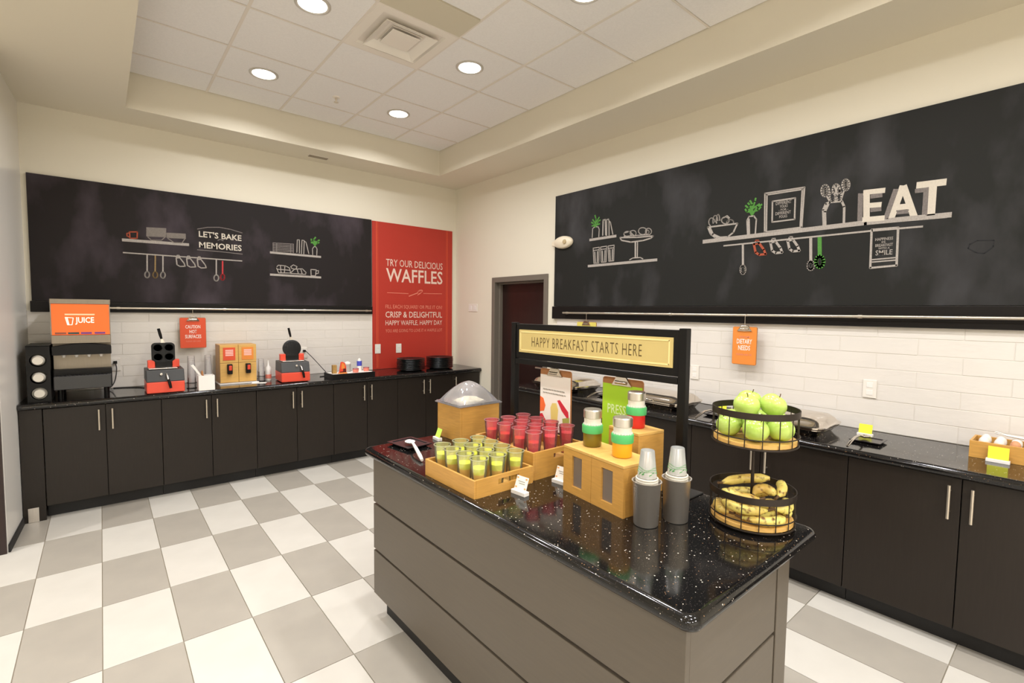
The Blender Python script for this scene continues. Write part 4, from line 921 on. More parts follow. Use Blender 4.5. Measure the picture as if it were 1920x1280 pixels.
for i, x in enumerate((1.463, 1.567, 1.671)):
    for j, y in enumerate((1.574, 1.677, 1.781, 1.886)):
        kind = 'pink' if (j == 0 and i > 0) or (i == 2 and j == 1) else 'red'
        p = (x+random.uniform(-0.004, 0.004), y+random.uniform(-0.004, 0.004), 0.9725)
        if kind not in protos:
            if kind == 'red':
                protos[kind] = tumbler('smoothie_cup', 'clear cup of red-orange smoothie in the taller wooden tray', p, M['clear_pink'], [('smoothie', M['juice_redor'], 0.080)], 'red smoothie cups in the tall tray')
            else:
                protos[kind] = tumbler('smoothie_cup', 'clear cup of pink berry smoothie at the near right of the taller tray', p, M['clear_pink'], [('smoothie', M['juice_pink'], 0.062), ('pink_foam', M['juice_pinkfoam'], 0.03)], 'pink smoothie cups in the tall tray')
            o = protos[kind]
        else: o = dup(protos[kind], p)
        o['label'] = '%s smoothie cup, %s from left in the %s row of the taller tray' % ('red-orange' if kind == 'red' else 'pink berry', ('fourth', 'third', 'second', 'first')[j], ('front', 'middle', 'rear')[i])

# ---- wooden box with clear dome
t = thing('cereal_bin', 'square wooden bin with a clear dome lid full of pale granola', 'food bin', (1.640, 2.338, ZT))
hw, hd_ = 0.138, 0.118
part('front_side', MB().box(-hw, -hw+0.012, -hd_, hd_, 0, 0.196), M['wood'], t, bevel=0.002)
part('back_side', MB().box(hw-0.012, hw, -hd_, hd_, 0, 0.196), M['wood'], t, bevel=0.002)
for s in (-1, 1):
    part('end_side', MB().box(-hw+0.012, hw-0.012, min(s*hd_, s*(hd_-0.012)), max(s*hd_, s*(hd_-0.012)), 0, 0.196), M['wood'], t, bevel=0.001)
part('bottom', MB().box(-hw+0.012, hw-0.012, -hd_+0.012, hd_-0.012, 0.002, 0.012), M['wood_light'], t)
mb = MB(); N = 14; rr = random.Random(5)
gv = [(-hw+0.013+(2*hw-0.026)*i/N, -hd_+0.013+(2*hd_-0.026)*j/N, 0.196+0.046*math.exp(-(((i/N-.5)*2)**2+((j/N-.5)*2)**2)*1.4)-0.010+rr.uniform(-.004, .004)) for j in range(N+1) for i in range(N+1)]
mb.add(gv, [(j*(N+1)+i, j*(N+1)+i+1, (j+1)*(N+1)+i+1, (j+1)*(N+1)+i) for j in range(N) for i in range(N)])
part('granola', mb, M['cereal'], t)
lid = part('lid_rim', MB().box(-hw-0.012, hw+0.012, -hd_-0.012, hd_+0.012, 0.197, 0.204).box(-hw-0.006, hw+0.006, -hd_-0.006, hd_+0.006, 0.2045, 0.209), M['dome'], t, bevel=0.002)
mb = MB(); N = 16; rings = []
for k in range(N+1):
    sc = 1-k/N if k < N else 0.02
    hgt = 0.2095+0.114*(1-sc**1.75)
    ex = 2.2+5*sc   # squarish at the rim, round at the crown
    ring = []
    for q in range(40):
        th = 2*math.pi*q/40; c, s = math.cos(th), math.sin(th)
        ring.append((math.copysign(abs(c)**(2/ex), c)*(hw+0.004)*sc, math.copysign(abs(s)**(2/ex), s)*(hd_+0.004)*sc, hgt))
    rings.append(ring)
vs = [p for r in rings for p in r]; n = 40
mb.add(vs, [(i*n+k, i*n+(k+1) % n, (i+1)*n+(k+1) % n, (i+1)*n+k) for i in range(N) for k in range(n)]+[tuple(N*n+k for k in range(n))])
part('dome', mb, M['dome'], t, smooth=60)

# ---- jar riser boxes with windows
def riser(label, ox, oy, rz, y0, y1, dx, h_, window):
    t = thing('wooden_riser', label, 'wooden box', (ox, oy, ZT), rz)
    x0, x1, z0, z1 = 0.0, dx, 0.0, h_; th = 0.012
    mb = MB(); ya, yb, za, zb = y0+0.054, y1-0.054, z0+0.032, z1-0.034
    if window:
        mb.box(x0, x0+th, y0, ya, z0, z1-th).box(x0, x0+th, yb, y1, z0, z1-th).box(x0, x0+th, ya, yb, z0, za).box(x0, x0+th, ya, yb, zb, z1-th)
    else: mb.box(x0, x0+th, y0, y1, z0, z1-th)
    part('front_side', mb, M['wood'], t)
    part('near_side', MB().box(x0+th, x1, y0, y0+th, z0, z1-th), M['wood'], t, bevel=0.001)
    part('far_side', MB().box(x0+th, x1, y1-th, y1, z0, z1-th), M['wood'], t, bevel=0.001)
    part('top', MB().box(x0-0.001, x1, y0, y1, z1-th+0.0005, z1), M['wood_light'], t, bevel=0.0015)
    if window:
        part('window_pane', MB().box(x0+th-0.003, x0+th-0.0005, ya, yb, za, zb), mat('smoky_acrylic', (128, 116, 106), rough=0.12), t)
    return t
riser('wooden jar box with a window slot under the olive green juice jar', 1.395, 1.035, -0.13, 0.1695, 0.3370, 0.160, 0.190, True)
riser('wooden jar box with a window slot under the orange juice jar', 1.395, 1.035, -0.13, 0.0, 0.1680, 0.160, 0.190, True)
riser('taller plain wooden box under the red juice jar', 1.607, 1.126, -0.15, 0.0, 0.169, 0.145, 0.255, False)

JS = 1.19
def jar(label, x, y, z, m_juice):
    t = thing('juice_jar', label, 'jar', (x, y, z))
    r = 0.037
    part('juice_body', MB().lathe([(0.0, 0.0005*JS), (r-0.003, 0.0005*JS), (r, 0.004*JS), (r, 0.046*JS), (0.0, 0.046*JS)], 28), m_juice, t, smooth=40)
    part('green_band', MB().lathe([(0.0, 0.0465*JS), (r+0.004, 0.0465*JS), (r+0.005, 0.050*JS), (r+0.005, 0.070*JS), (r+0.004, 0.073*JS), (0.0, 0.073*JS)], 28), M['green_band'], t, smooth=30)
    part('white_neck', MB().lathe([(0.0, 0.0735*JS), (r-0.003, 0.0735*JS), (r-0.003, 0.096*JS), (0.0, 0.096*JS)], 28), M['cup_white'], t, smooth=40)
    ld = part('steel_lid', MB().lathe([(0.0, 0.0965*JS), (r-0.002, 0.0965*JS), (r, 0.098*JS), (r, 0.122*JS), (r-0.003, 0.126*JS), (0.0, 0.127*JS)], 28), M['steel'], t, smooth=30)
    dots = MB()
    for k in range(20):
        a = 2*math.pi*k/20; dots.box(r*0.94*math.cos(a)-0.002, r*0.94*math.cos(a)+0.002, r*0.94*math.sin(a)-0.002, r*0.94*math.sin(a)+0.002, 0.0735*JS, 0.078*JS)
    part('neck_ridges', dots, M['plastic_white'], t)
    return t
jar('squat jar of olive green juice with green band and steel lid', 1.515, 1.284, 1.0955, M['juice_olive'])
jar('squat jar of orange juice with green band and steel lid', 1.490, 1.116, 1.0955, M['juice_amber'])
jar('squat jar of red juice with green band and steel lid on the taller box', 1.694, 1.202, 1.1605, M['juice_red'])

# ---- steel cup holders with stacked cups
def cup_holder(label, x, y, group):
    t = thing('steel_cup_holder', label, 'container', (x, y, ZT))
    part('wall', MB().lathe([(0.0, 0.001), (0.040, 0.001), (0.042, 0.004), (0.047, 0.146), (0.051, 0.152), (0.051, 0.154), (0.0465, 0.154), (0.0445, 0.148), (0.0405, 0.006), (0.0, 0.006)], 32), M['steel_cyl'], t, smooth=40)
    return t
def printed_cup_mesh():
    pass
def cup_stack(label, x, y, n=5):
    z = ZT+0.008
    st = thing('printed_cup', label, 'cup', (x, y, 0))
    top = 1.166; hgt = 0.092
    part('cup_wall', MB().lathe([(0.034, top-hgt), (0.0325, top-hgt+0.003), (0.0235, top-0.002), (0.022, top), (0.0, top)], 28, caps=False), M['frosted'], st, smooth=40)
    def rr_(z_): return 0.0325+(0.0235-0.0325)*(z_-(top-hgt))/hgt+0.0004
    mb = MB()
    for base, amp, ph in ((top-0.060, 0.004, 0.0), (top-0.066, 0.003, 1.0), (top-0.072, 0.003, 2.0)):
        pts = []
        for k in range(25):
            a = 2*math.pi*k/24; zz = base+amp*math.sin(3*a+ph); pts.append((rr_(zz)*math.cos(a), rr_(zz)*math.sin(a), zz))
        mb.tube(pts[:-1], 0.0007, 5, closed=True)
    part('printed_waves', mb, M['leaf_green'], st)
    mb = MB(); r_ = random.Random(11)
    for k in range(22):
        a = r_.uniform(0, 2*math.pi); zz = top-0.074-r_.uniform(0, 0.010); R_ = rr_(zz)
        mb.tube([(R_*math.cos(a), R_*math.sin(a), zz), (R_*math.cos(a+0.16), R_*math.sin(a+0.16), zz+0.004)], 0.0012, 5)
    part('printed_leaves', mb, M['leaf_green'], st)
    return st
cup_holder('brushed steel cylinder holding paper cups, nearest the jar boxes', 1.425, 0.960, None)
cup_stack('frosted cup with green print topping the stack in the left steel cylinder', 1.425, 0.960)
cup_holder('brushed steel cylinder holding paper cups, nearest the banana basket', 1.538, 0.914, None)
cup_stack('frosted cup with green print topping the stack in the right steel cylinder', 1.538, 0.914)
rimcup = None
for (x, y, nm, cnt) in ((1.425, 0.960, 'left', 3), (1.538, 0.914, 'right', 5)):
    for k in range(cnt):
        z = 1.072-0.0085*k
        me = MB().lathe([(0.0372, z-0.0075), (0.0384, z-0.006), (0.0384, z-0.002), (0.0372, z-0.0008), (0.0345, z-0.0008), (0.0335, z-0.0075)], 28, caps=False)
        o = part('nested_cup', me, M['cup_white'], None, smooth=40, loc=(x, y, 0))
        tag(o, 'white cup rim, %s in the stack of the %s steel cylinder' % (('topmost', 'second down', 'third down', 'fourth down', 'lowest visible')[k], nm), 'cup', 'nested cups in the %s steel cylinder' % nm)

# ---- small white card holders on the island
def card_holder(label, x, y, z, rz, m_card, w_=0.075, hc=0.055, marks=True, tilt=0.35):
    t = thing('card_holder', label, 'sign', (x, y, z), rz)
    part('base_block', MB().box(-w_/2, w_/2, -0.012, 0.016, 0, 0.016), M['plastic_white'], t, bevel=0.0015)
    c = part('card', MB().box(-w_/2+0.006, w_/2-0.006, -0.0006, 0.0006, -0.006, hc), m_card, t, loc=(0, 0.002, 0.016), rot=(-tilt, 0, 0))
    if marks:
        q = lambda s, zz, d=0.0: (s, -0.0006-d, zz)
        mb = MB()
        for zz, a, b in ((0.034, -0.018, 0.016), (0.026, -0.012, 0.018)):
            stroke(mb, [(a, zz), (b, zz)], 0.003, q, 0, 0.0003)
        part('printed_lines', mb, M['ink_grey'], c)
        mb = MB()
        for sx, zz in ((-0.024, 0.010), (0.024, 0.010), (-0.024, hc-0.008), (0.022, hc-0.008)):
            stroke(mb, [(sx-0.003, zz), (sx+0.003, zz)], 0.006, q, 0, 0.0003)
        part('printed_fruit', mb, mat('print_peach', (226, 160, 92), rough=0.6), c)
    return t
card_holder('white card in a white holder in front of the low juice tray', 1.262, 1.440, ZT, -math.pi/2+0.10, M['paper_white'])
card_holder('white card in a white holder half hidden beside the jar box', 1.478, 1.425, ZT, -math.pi/2+0.10, M['paper_white'])
card_holder('lime note in a white holder beside the cereal bin', 1.437, 2.355, ZT, -math.pi/2-0.10, M['lime_note'], 0.066, 0.050, False)

# ---- black plate with spoon
def spoon_mesh():
    mb = MB(); N = 12; rows_ = []
    for i in range(N+1):       # bowl along +x
        u = i/N; x = 0.0+0.075*u; wv = 0.027*math.sin(math.pi*min(max(u, 0.04), 0.97))**0.6
        rows_.append([(x, wv*(-1+2*j/6), -0.012*math.sin(math.pi*u)*(1-(-1+2*j/6)**2)+0.012) for j in range(7)])
    vs = [p for r in rows_ for p in r]+[(p[0], p[1], p[2]-0.0018) for r in rows_ for p in r]
    L = (N+1)*7; fs = []
    for i in range(N):
        for j in range(6):
            a = i*7+j; fs.append((a, a+1, a+8, a+7)); fs.append((L+a, L+a+7, L+a+8, L+a+1))
    mb.add(vs, fs)
    return mb
t = thing('square_plate', 'black square plate at the left corner of the island', 'plate', (1.262, 2.352, ZT), 0.12)
mb = MB().hexa([(-0.055, -0.075, 0.0), (0.055, -0.075, 0.0), (0.055, 0.075, 0.0), (-0.055, 0.075, 0.0)], [(-0.078, -0.098, 0.013), (0.078, -0.098, 0.013), (0.078, 0.098, 0.013), (-0.078, 0.098, 0.013)])
part('body', mb, M['plate_slate'], t, bevel=0.001)
part('raised_rim', frame_ring(0.078, 0.062, 0.0134, 0.0134, 0.003), M['plate_slate'], t).scale = (1.0, 1.25, 1.0)
t = thing('serving_spoon', 'white serving spoon resting on the black square plate', 'spoon', (1.236, 2.285, ZT+0.020), -1.86)
part('bowl', spoon_mesh(), M['plastic_white'], t, smooth=60, loc=(-0.07, 0, 0))
part('handle', MB().tube([(0.002, 0, 0.014), (0.05, 0, 0.020), (0.12, 0, 0.012), (0.21, 0, -0.002), (0.25, 0, -0.010)], [0.006, 0.007, 0.009, 0.010, 0.007], 10), M['plastic_white'], t, smooth=60)

# ---- two-tier wire basket
BC = (1.742, 0.742); BR = 0.138
t = thing('fruit_basket_stand', 'two-tier bronze wire basket stand with wooden discs', 'basket', (BC[0], BC[1], ZT))
bask = t
def ring_pts(r, z, n=48, c=(0, 0)): return [(c[0]+r*math.cos(2*math.pi*k/n), c[1]+r*math.sin(2*math.pi*k/n), z) for k in range(n)]
def basket(z0, z1, nw=16):
    part('rim_band', MB().lathe([(BR-0.0022, z1-0.022), (BR+0.0012, z1-0.022), (BR+0.0012, z1), (BR-0.0022, z1), (BR-0.0022, z1-0.022)], 56, caps=False), M['wire'], t, smooth=40)
    part('lower_hoop', MB().tube(ring_pts(BR+0.001, z0+0.032), 0.0022, 6, closed=True), M['wire'], t, smooth=60)
    part('bottom_hoop', MB().tube(ring_pts(BR-0.002, z0), 0.0030, 6, closed=True), M['wire'], t, smooth=60)
    wm = MB().tube([(BR-0.002, 0, z0), (BR-0.0025, 0, z1-0.012)], 0.0017, 6).mesh('upright_wire'); wm.materials.append(M['wire'])
    for k in range(nw):
        link('upright_wire', wm, None, t, (0, 0, 0), (0, 0, 2*math.pi*(k+0.5)/nw))
    part('wooden_disc', MB().lathe([(0.0, z0+0.004), (BR-0.006, z0+0.004), (BR-0.006, z0+0.016), (0.0, z0+0.016)], 48), M['wood_light'], t, smooth=40)
basket(0.012, 0.128); basket(0.288, 0.408)
part('pole', MB().cyl((0, 0), 0.0058, 0.002, 0.296, 14), M['wire'], t, smooth=50)
part('upper_saucer', MB().lathe([(0.0, 0.262), (0.03, 0.264), (0.085, 0.276), (0.108, 0.289), (0.0, 0.289)], 40), M['wire'], t, smooth=50)
for k in range(3):
    a = 2*math.pi*k/3+0.5
    part('foot', MB().tube([(0.10*math.cos(a), 0.10*math.sin(a), 0.012), (0.10*math.cos(a), 0.10*math.sin(a), 0.0005)], 0.007, 8), M['wire'], t)
# apples
def apple_mesh():
    prof = []
    for k in range(15):
        a = -math.pi/2+math.pi*k/14
        r = 0.0425*math.cos(a)*(1+0.06*math.sin(a)); z = 0.039*math.sin(a)
        if k >= 13: z -= 0.004*(k-12)
        if k <= 1: z += 0.003*(2-k)
        prof.append((max(r, 0.0), z))
    return MB().lathe(prof, 24).mesh('apple_skin', 80)
am = apple_mesh(); am.materials.append(M['apple'])
sm = MB().tube([(0, 0, 0.028), (0.002, 0, 0.038), (0.006, 0, 0.046)], 0.0016, 6).mesh('stem'); sm.materials.append(M['stem'])
zb = ZT+0.305+0.0395
aps = [(-0.088, 0.004, 0, ''), (-0.036, -0.078, 0, ''), (0.052, -0.072, 0, ''), (0.089, 0.010, 0, ''), (0.044, 0.084, 0, ''), (-0.044, 0.082, 0, ''), (0.002, 0.004, 0, ''),
       (-0.044, -0.026, 0.073, ''), (0.046, -0.030, 0.075, ''), (0.004, 0.052, 0.074, '')]
nm_ap = ['green apple at the left side of the upper basket', 'green apple at the front centre bottom of the upper basket', 'green apple at the front right bottom of the upper basket', 'green apple at the right side of the upper basket',
         'green apple hidden at the back of the upper basket', 'green apple at the back left of the upper basket', 'green apple buried in the middle of the upper basket',
         'green apple in the upper layer on the left', 'green apple in the upper layer on the right', 'topmost green apple above the basket rim']
for i, (dx, dy, dz, _) in enumerate(aps):
    # rotate layout so that it faces the camera side
    ca, sa = math.cos(YAW-math.pi/2), math.sin(YAW-math.pi/2)
    px, py = dx*ca-dy*sa, dx*sa+dy*ca
    a = thing('green_apple', nm_ap[i], 'apple', (BC[0]+px, BC[1]+py, zb+dz), random.uniform(0, 6), 'green apples in the upper basket')
    a.rotation_euler = (random.uniform(-0.5, 0.5), random.uniform(-0.5, 0.5), random.uniform(0, 6))
    link('skin', am, None, a); link('stem', sm, None, a)
# bananas: arcs lying along the basket wall
def banana(label, pts, r=0.0165):
    P = [Vector(p) for p in pts]
    # quadratic curve through 3 points
    a, b, c = P; N = 14; cur = []; rad = []
    ctrl = b*2-(a+c)*0.5
    for k in range(N+1):
        u = k/N; cur.append(a*(1-u)**2+ctrl*2*u*(1-u)+c*u**2)
        rad.append(r*min(1.0, 0.28+3.2*u, 0.42+4.0*(1-u)) if u < 0.5 else r*min(1.0, 0.42+4.5*(1-u)))
    t = thing('banana', label, 'banana', (BC[0], BC[1], ZT), YAW-math.pi/2, 'bananas in the lower basket')
    part('peel', MB().tube(cur, rad, 10), M['banana'], t, smooth=60)
    d = (cur[0]-cur[1]).normalized()
    part('stalk', MB().tube([cur[0]+d*-0.004, cur[0]+d*0.010, cur[0]+d*0.020+Vector((0, 0, 0.003))], [0.0052, 0.0042, 0.0048], 7), M['stem'], t, smooth=60)
    return t
BANS = [
 ('pale yellow banana lying low at the front of the lower basket', [(-0.072, -0.080, 0.046), (0.000, -0.112, 0.045), (0.070, -0.084, 0.046)]),
 ('spotted banana low at the right side of the lower basket', [(0.092, -0.066, 0.047), (0.112, 0.000, 0.045), (0.080, 0.070, 0.046)]),
 ('banana tip low at the left side of the lower basket', [(-0.098, -0.048, 0.049), (-0.113, 0.010, 0.046), (-0.076, 0.075, 0.046)]),
 ('banana lying flat in the centre of the lower basket', [(-0.060, -0.030, 0.046), (0.016, -0.046, 0.045), (0.074, -0.020, 0.046)]),
 ('banana lying at the back floor of the lower basket', [(-0.060, 0.086, 0.046), (0.010, 0.108, 0.046), (0.070, 0.084, 0.047)]),
 ('brown-spotted banana along the left front in the second layer', [(0.004, -0.098, 0.078), (-0.070, -0.088, 0.077), (-0.110, -0.022, 0.080)]),
 ('yellow banana curling round the right front in the second layer', [(0.034, -0.092, 0.080), (0.090, -0.070, 0.077), (0.112, -0.004, 0.080)]),
 ('spotted banana crossing the middle in the second layer', [(-0.080, 0.010, 0.078), (-0.010, -0.050, 0.080), (0.070, -0.030, 0.079)]),
 ('banana at the back of the second layer', [(-0.075, 0.060, 0.078), (0.000, 0.075, 0.079), (0.085, 0.052, 0.078)]),
 ('brown banana on the left in the third layer', [(-0.015, -0.080, 0.110), (-0.072, -0.062, 0.110), (-0.104, -0.005, 0.112)]),
 ('spotted banana across the back rising above the rim', [(-0.098, 0.020, 0.130), (-0.010, 0.050, 0.134), (0.080, 0.034, 0.142)]),
 ('stubby banana end in front of the pole', [(-0.014, -0.040, 0.110), (0.020, -0.034, 0.130), (0.050, -0.062, 0.118)]),
 ('spotted banana pointing up at the right rim of the lower basket', [(0.060, -0.060, 0.112), (0.090, -0.030, 0.128), (0.104, 0.014, 0.134)]),
]
for l, p in BANS: banana(l, p)

# ================================================================== BACK COUNTER OBJECTS
# ---- cup dispenser
t = thing('cup_dispenser', 'black cup dispenser with three openings in the left corner', 'dispenser', (-0.376, 5.24, ZT))
mb = MB(); W2 = 0.066
zc = [0.066, 0.190, 0.320]; R_ = 0.048
# front plate with three round openings, as strips of a ring mesh
def holed_front(y):
    mb = MB(); n = 24
    cuts = [0.003, 0.128, 0.256, 0.430]
    for k, z in enumerate(zc):
        zlo, zhi = cuts[k], cuts[k+1]
        outer = []; inner = []
        for q in range(n):
            a = 2*math.pi*q/n; c, s = math.cos(a), math.sin(a)
            inner.append((R_*c, z+R_*s))
            tx = W2/abs(c) if abs(c) > 1e-6 else 1e9
            tz = ((zhi-z) if s > 0 else (z-zlo))/abs(s) if abs(s) > 1e-6 else 1e9
            m_ = min(tx, tz); outer.append((m_*c, z+m_*s))
        vs = [(x, y, zz) for x, zz in inner]+[(x, y, zz) for x, zz in outer]+[(x, y+0.01, zz) for x, zz in inner]
        fs = [(q, (q+1) % n, n+(q+1) % n, n+q) for q in range(n)]+[(q, (q+1) % n, 2*n+(q+1) % n, 2*n+q) for q in range(n)]
        mb.add(vs, fs)
        for sx in (-1, 1):
            for zz, ss in ((zlo, -1), (zhi, 1)):
                pass
    return mb
part('front_plate', holed_front(-0.122), M['black'], t)
part('housing', MB().box(-W2, W2, -0.112, 0.26, 0.0, 0.004).box(-W2, W2, -0.122, 0.26, 0.426, 0.432).box(-W2, -W2+0.004, -0.121, 0.26, 0.004, 0.426).box(W2-0.004, W2, -0.121, 0.26, 0.004, 0.426).box(-W2, W2, 0.256, 0.26, 0.004, 0.426), M['black'], t)
for k, z in enumerate(zc):
    mt = Matrix.Rotation(math.radians(90), 3, 'X')
    o = part('stacked_cup', MB().lathe([(0.0, 0.0), (0.030, 0.0), (0.030, 0.002), (0.041, 0.070 if k else 0.02), (0.043, 0.070 if k else 0.02), (0.043, 0.074 if k else 0.024), (0.032, 0.0)], 28, mtx=Matrix.Rotation(math.radians(-90), 3, 'X'), caps=False), M['cup_white'], None, smooth=40, loc=(-0.376, 5.24-0.150 if k else 5.24-0.118, ZT+z))
    o['label'] = ['white cup bottom showing in the lowest dispenser opening', 'white cup bottom showing in the middle dispenser opening', 'white cup bottom showing in the top dispenser opening'][k]; o['category'] = 'cup'

# ---- juice dispenser
t = thing('juice_dispenser', 'steel juice dispenser with a glowing orange juice sign', 'juice machine', (-0.122, 5.15, ZT))
W2 = 0.178
for sx in (-1, 1):
    for yy in (0.05, 0.38):
        part('foot', MB().cyl((sx*0.14, yy), 0.018, 0.0, 0.085, 14), M['black'], t, smooth=50)
part('base', MB().box(-W2, W2, 0.02, 0.44, 0.085, 0.235), M['black'], t, bevel=0.006)
part('drip_tray', MB().box(-W2+0.006, W2-0.006, -0.055, 0.02, 0.085, 0.190), M['dark_grey'], t, bevel=0.006)
gr = MB()
for k in range(14): gr.box(-0.155+k*0.0225, -0.155+k*0.0225+0.010, -0.050, 0.016, 0.190, 0.194)
part('drip_grate', gr, M['black'], t)
part('splash_back', MB().box(-W2+0.004, W2-0.004, 0.085, 0.44, 0.236, 0.368), M['steel_dim'], t)
# black arched tap hood
pts = [(-W2, 0.352)]+[(-W2+2*W2*k/12, 0.418+0.020*math.sin(math.pi*k/12)) for k in range(13)]+[(W2, 0.352)]
part('tap_hood', MB().prism(pts, 'y', -0.018, 0.085), M['black'], t, bevel=0.003)
for k in range(4):
    part('nozzle', MB().lathe([(0.009, 0.330), (0.011, 0.340), (0.014, 0.353)], 12, c=(-0.112+k*0.075, 0.035, 0)), M['plastic_white'], t, smooth=50)
part('cabinet_body', MB().box(-W2, W2, 0.0855, 0.45, 0.369, 0.785), M['steel_dim'], t, bevel=0.004)
part('lower_trim', MB().box(-W2, W2, 0.004, 0.085, 0.440, 0.508), M['steel_dim'], t, bevel=0.003)
part('top_trim', MB().box(-W2-0.002, W2+0.004, -0.002, 0.085, 0.750, 0.790), M['steel_dim'], t, bevel=0.004)
for sx in (-1, 1):
    part('side_trim', MB().box(min(sx*W2, sx*(W2-0.006)), max(sx*W2, sx*(W2-0.006)), -0.002, 0.085, 0.508, 0.750), M['steel_dim'], t)
sg = part('lit_sign', MB().box(-W2+0.007, W2-0.007, -0.004, 0.084, 0.510, 0.749), M['orange_sign'], t)
js = lambda s, z, d=0.0: (s, -0.004-d, z)
JW = mat('sign_lit_white', (255, 236, 220), rough=0.5, emit=0.6)
link('sign_lettering', text_mesh('JUICE', 'sign_lettering', (-0.035, 0.588, 0.078, 0.648), js, 0.001, 0.02), JW, sg)
mb = MB(); k = -0.092
while k < 0.075:
    stroke(mb, [(k, 0.669), (k+0.009, 0.669)], 0.011, js, 0, 0.0008); k += 0.0125
part('small_sign_line', mb, mat('sign_lit_peach', (255, 190, 150), rough=0.5, emit=0.5), sg)
mb = MB()
stroke(mb, [(-0.092, 0.646), (-0.080, 0.588), (-0.054, 0.588), (-0.046, 0.642), (-0.092, 0.646)], 0.005, js, 0, 0.0008); stroke(mb, [(-0.082, 0.640), (-0.074, 0.592)], 0.008, js, 0, 0.0008)
part('cup_logo', mb, JW, sg)
for k, (m_, a) in enumerate((('tag_brown', -0.155), ('teal_dark', -0.080), ('purple', -0.004), ('purple', 0.078))):
    part('flavour_tag', MB().box(a, a+0.066, -0.0062, -0.0042, 0.514, 0.530), M[m_], sg)

# ---- plugs and cords
def cord(label, pts, plug=None):
    t = thing('power_cord', label, 'cord', (0, 0, 0))
    # smooth the path
    P = [Vector(p) for p in pts]; cur = []
    for i in range(len(P)-1):
        p0, p1, p2, p3 = P[max(i-1, 0)], P[i], P[i+1], P[min(i+2, len(P)-1)]
        for k in range(6):
            u = k/6; cur.append(0.5*((2*p1)+(-p0+p2)*u+(2*p0-5*p1+4*p2-p3)*u*u+(-p0+3*p1-3*p2+p3)*u**3))
    cur.append(P[-1])
    part('cable', MB().tube(cur, 0.0042, 8), M['cord'], t, smooth=60)
    if plug: part('plug', MB().box(plug[0]-0.013, plug[0]+0.013, plug[1]-0.030, plug[1], plug[2]-0.012, plug[2]+0.012), M['black'], t, bevel=0.003)
    return t
cord('dark cord with plug beside the juice dispenser', [(0.086, 5.625, 1.135), (0.092, 5.61, 1.08), (0.080, 5.60, 0.99), (0.055, 5.58, 0.935), (0.02, 5.60, 0.914)], (0.085, 5.650, 1.140))
cord('dark cord with plug behind the round waffle iron', [(1.735, 5.625, 1.172), (1.80, 5.58, 1.09), (1.87, 5.50, 0.985), (1.90, 5.43, 0.925), (1.87, 5.39, 0.9105), (1.80, 5.37, 0.9098)], (1.722, 5.650, 1.174))
cord('dark cord lying along the tiles behind the square waffle iron', [(0.065, 5.64, 0.9098), (0.15, 5.62, 0.9098), (0.24, 5.57, 0.9098), (0.29, 5.48, 0.9098)])

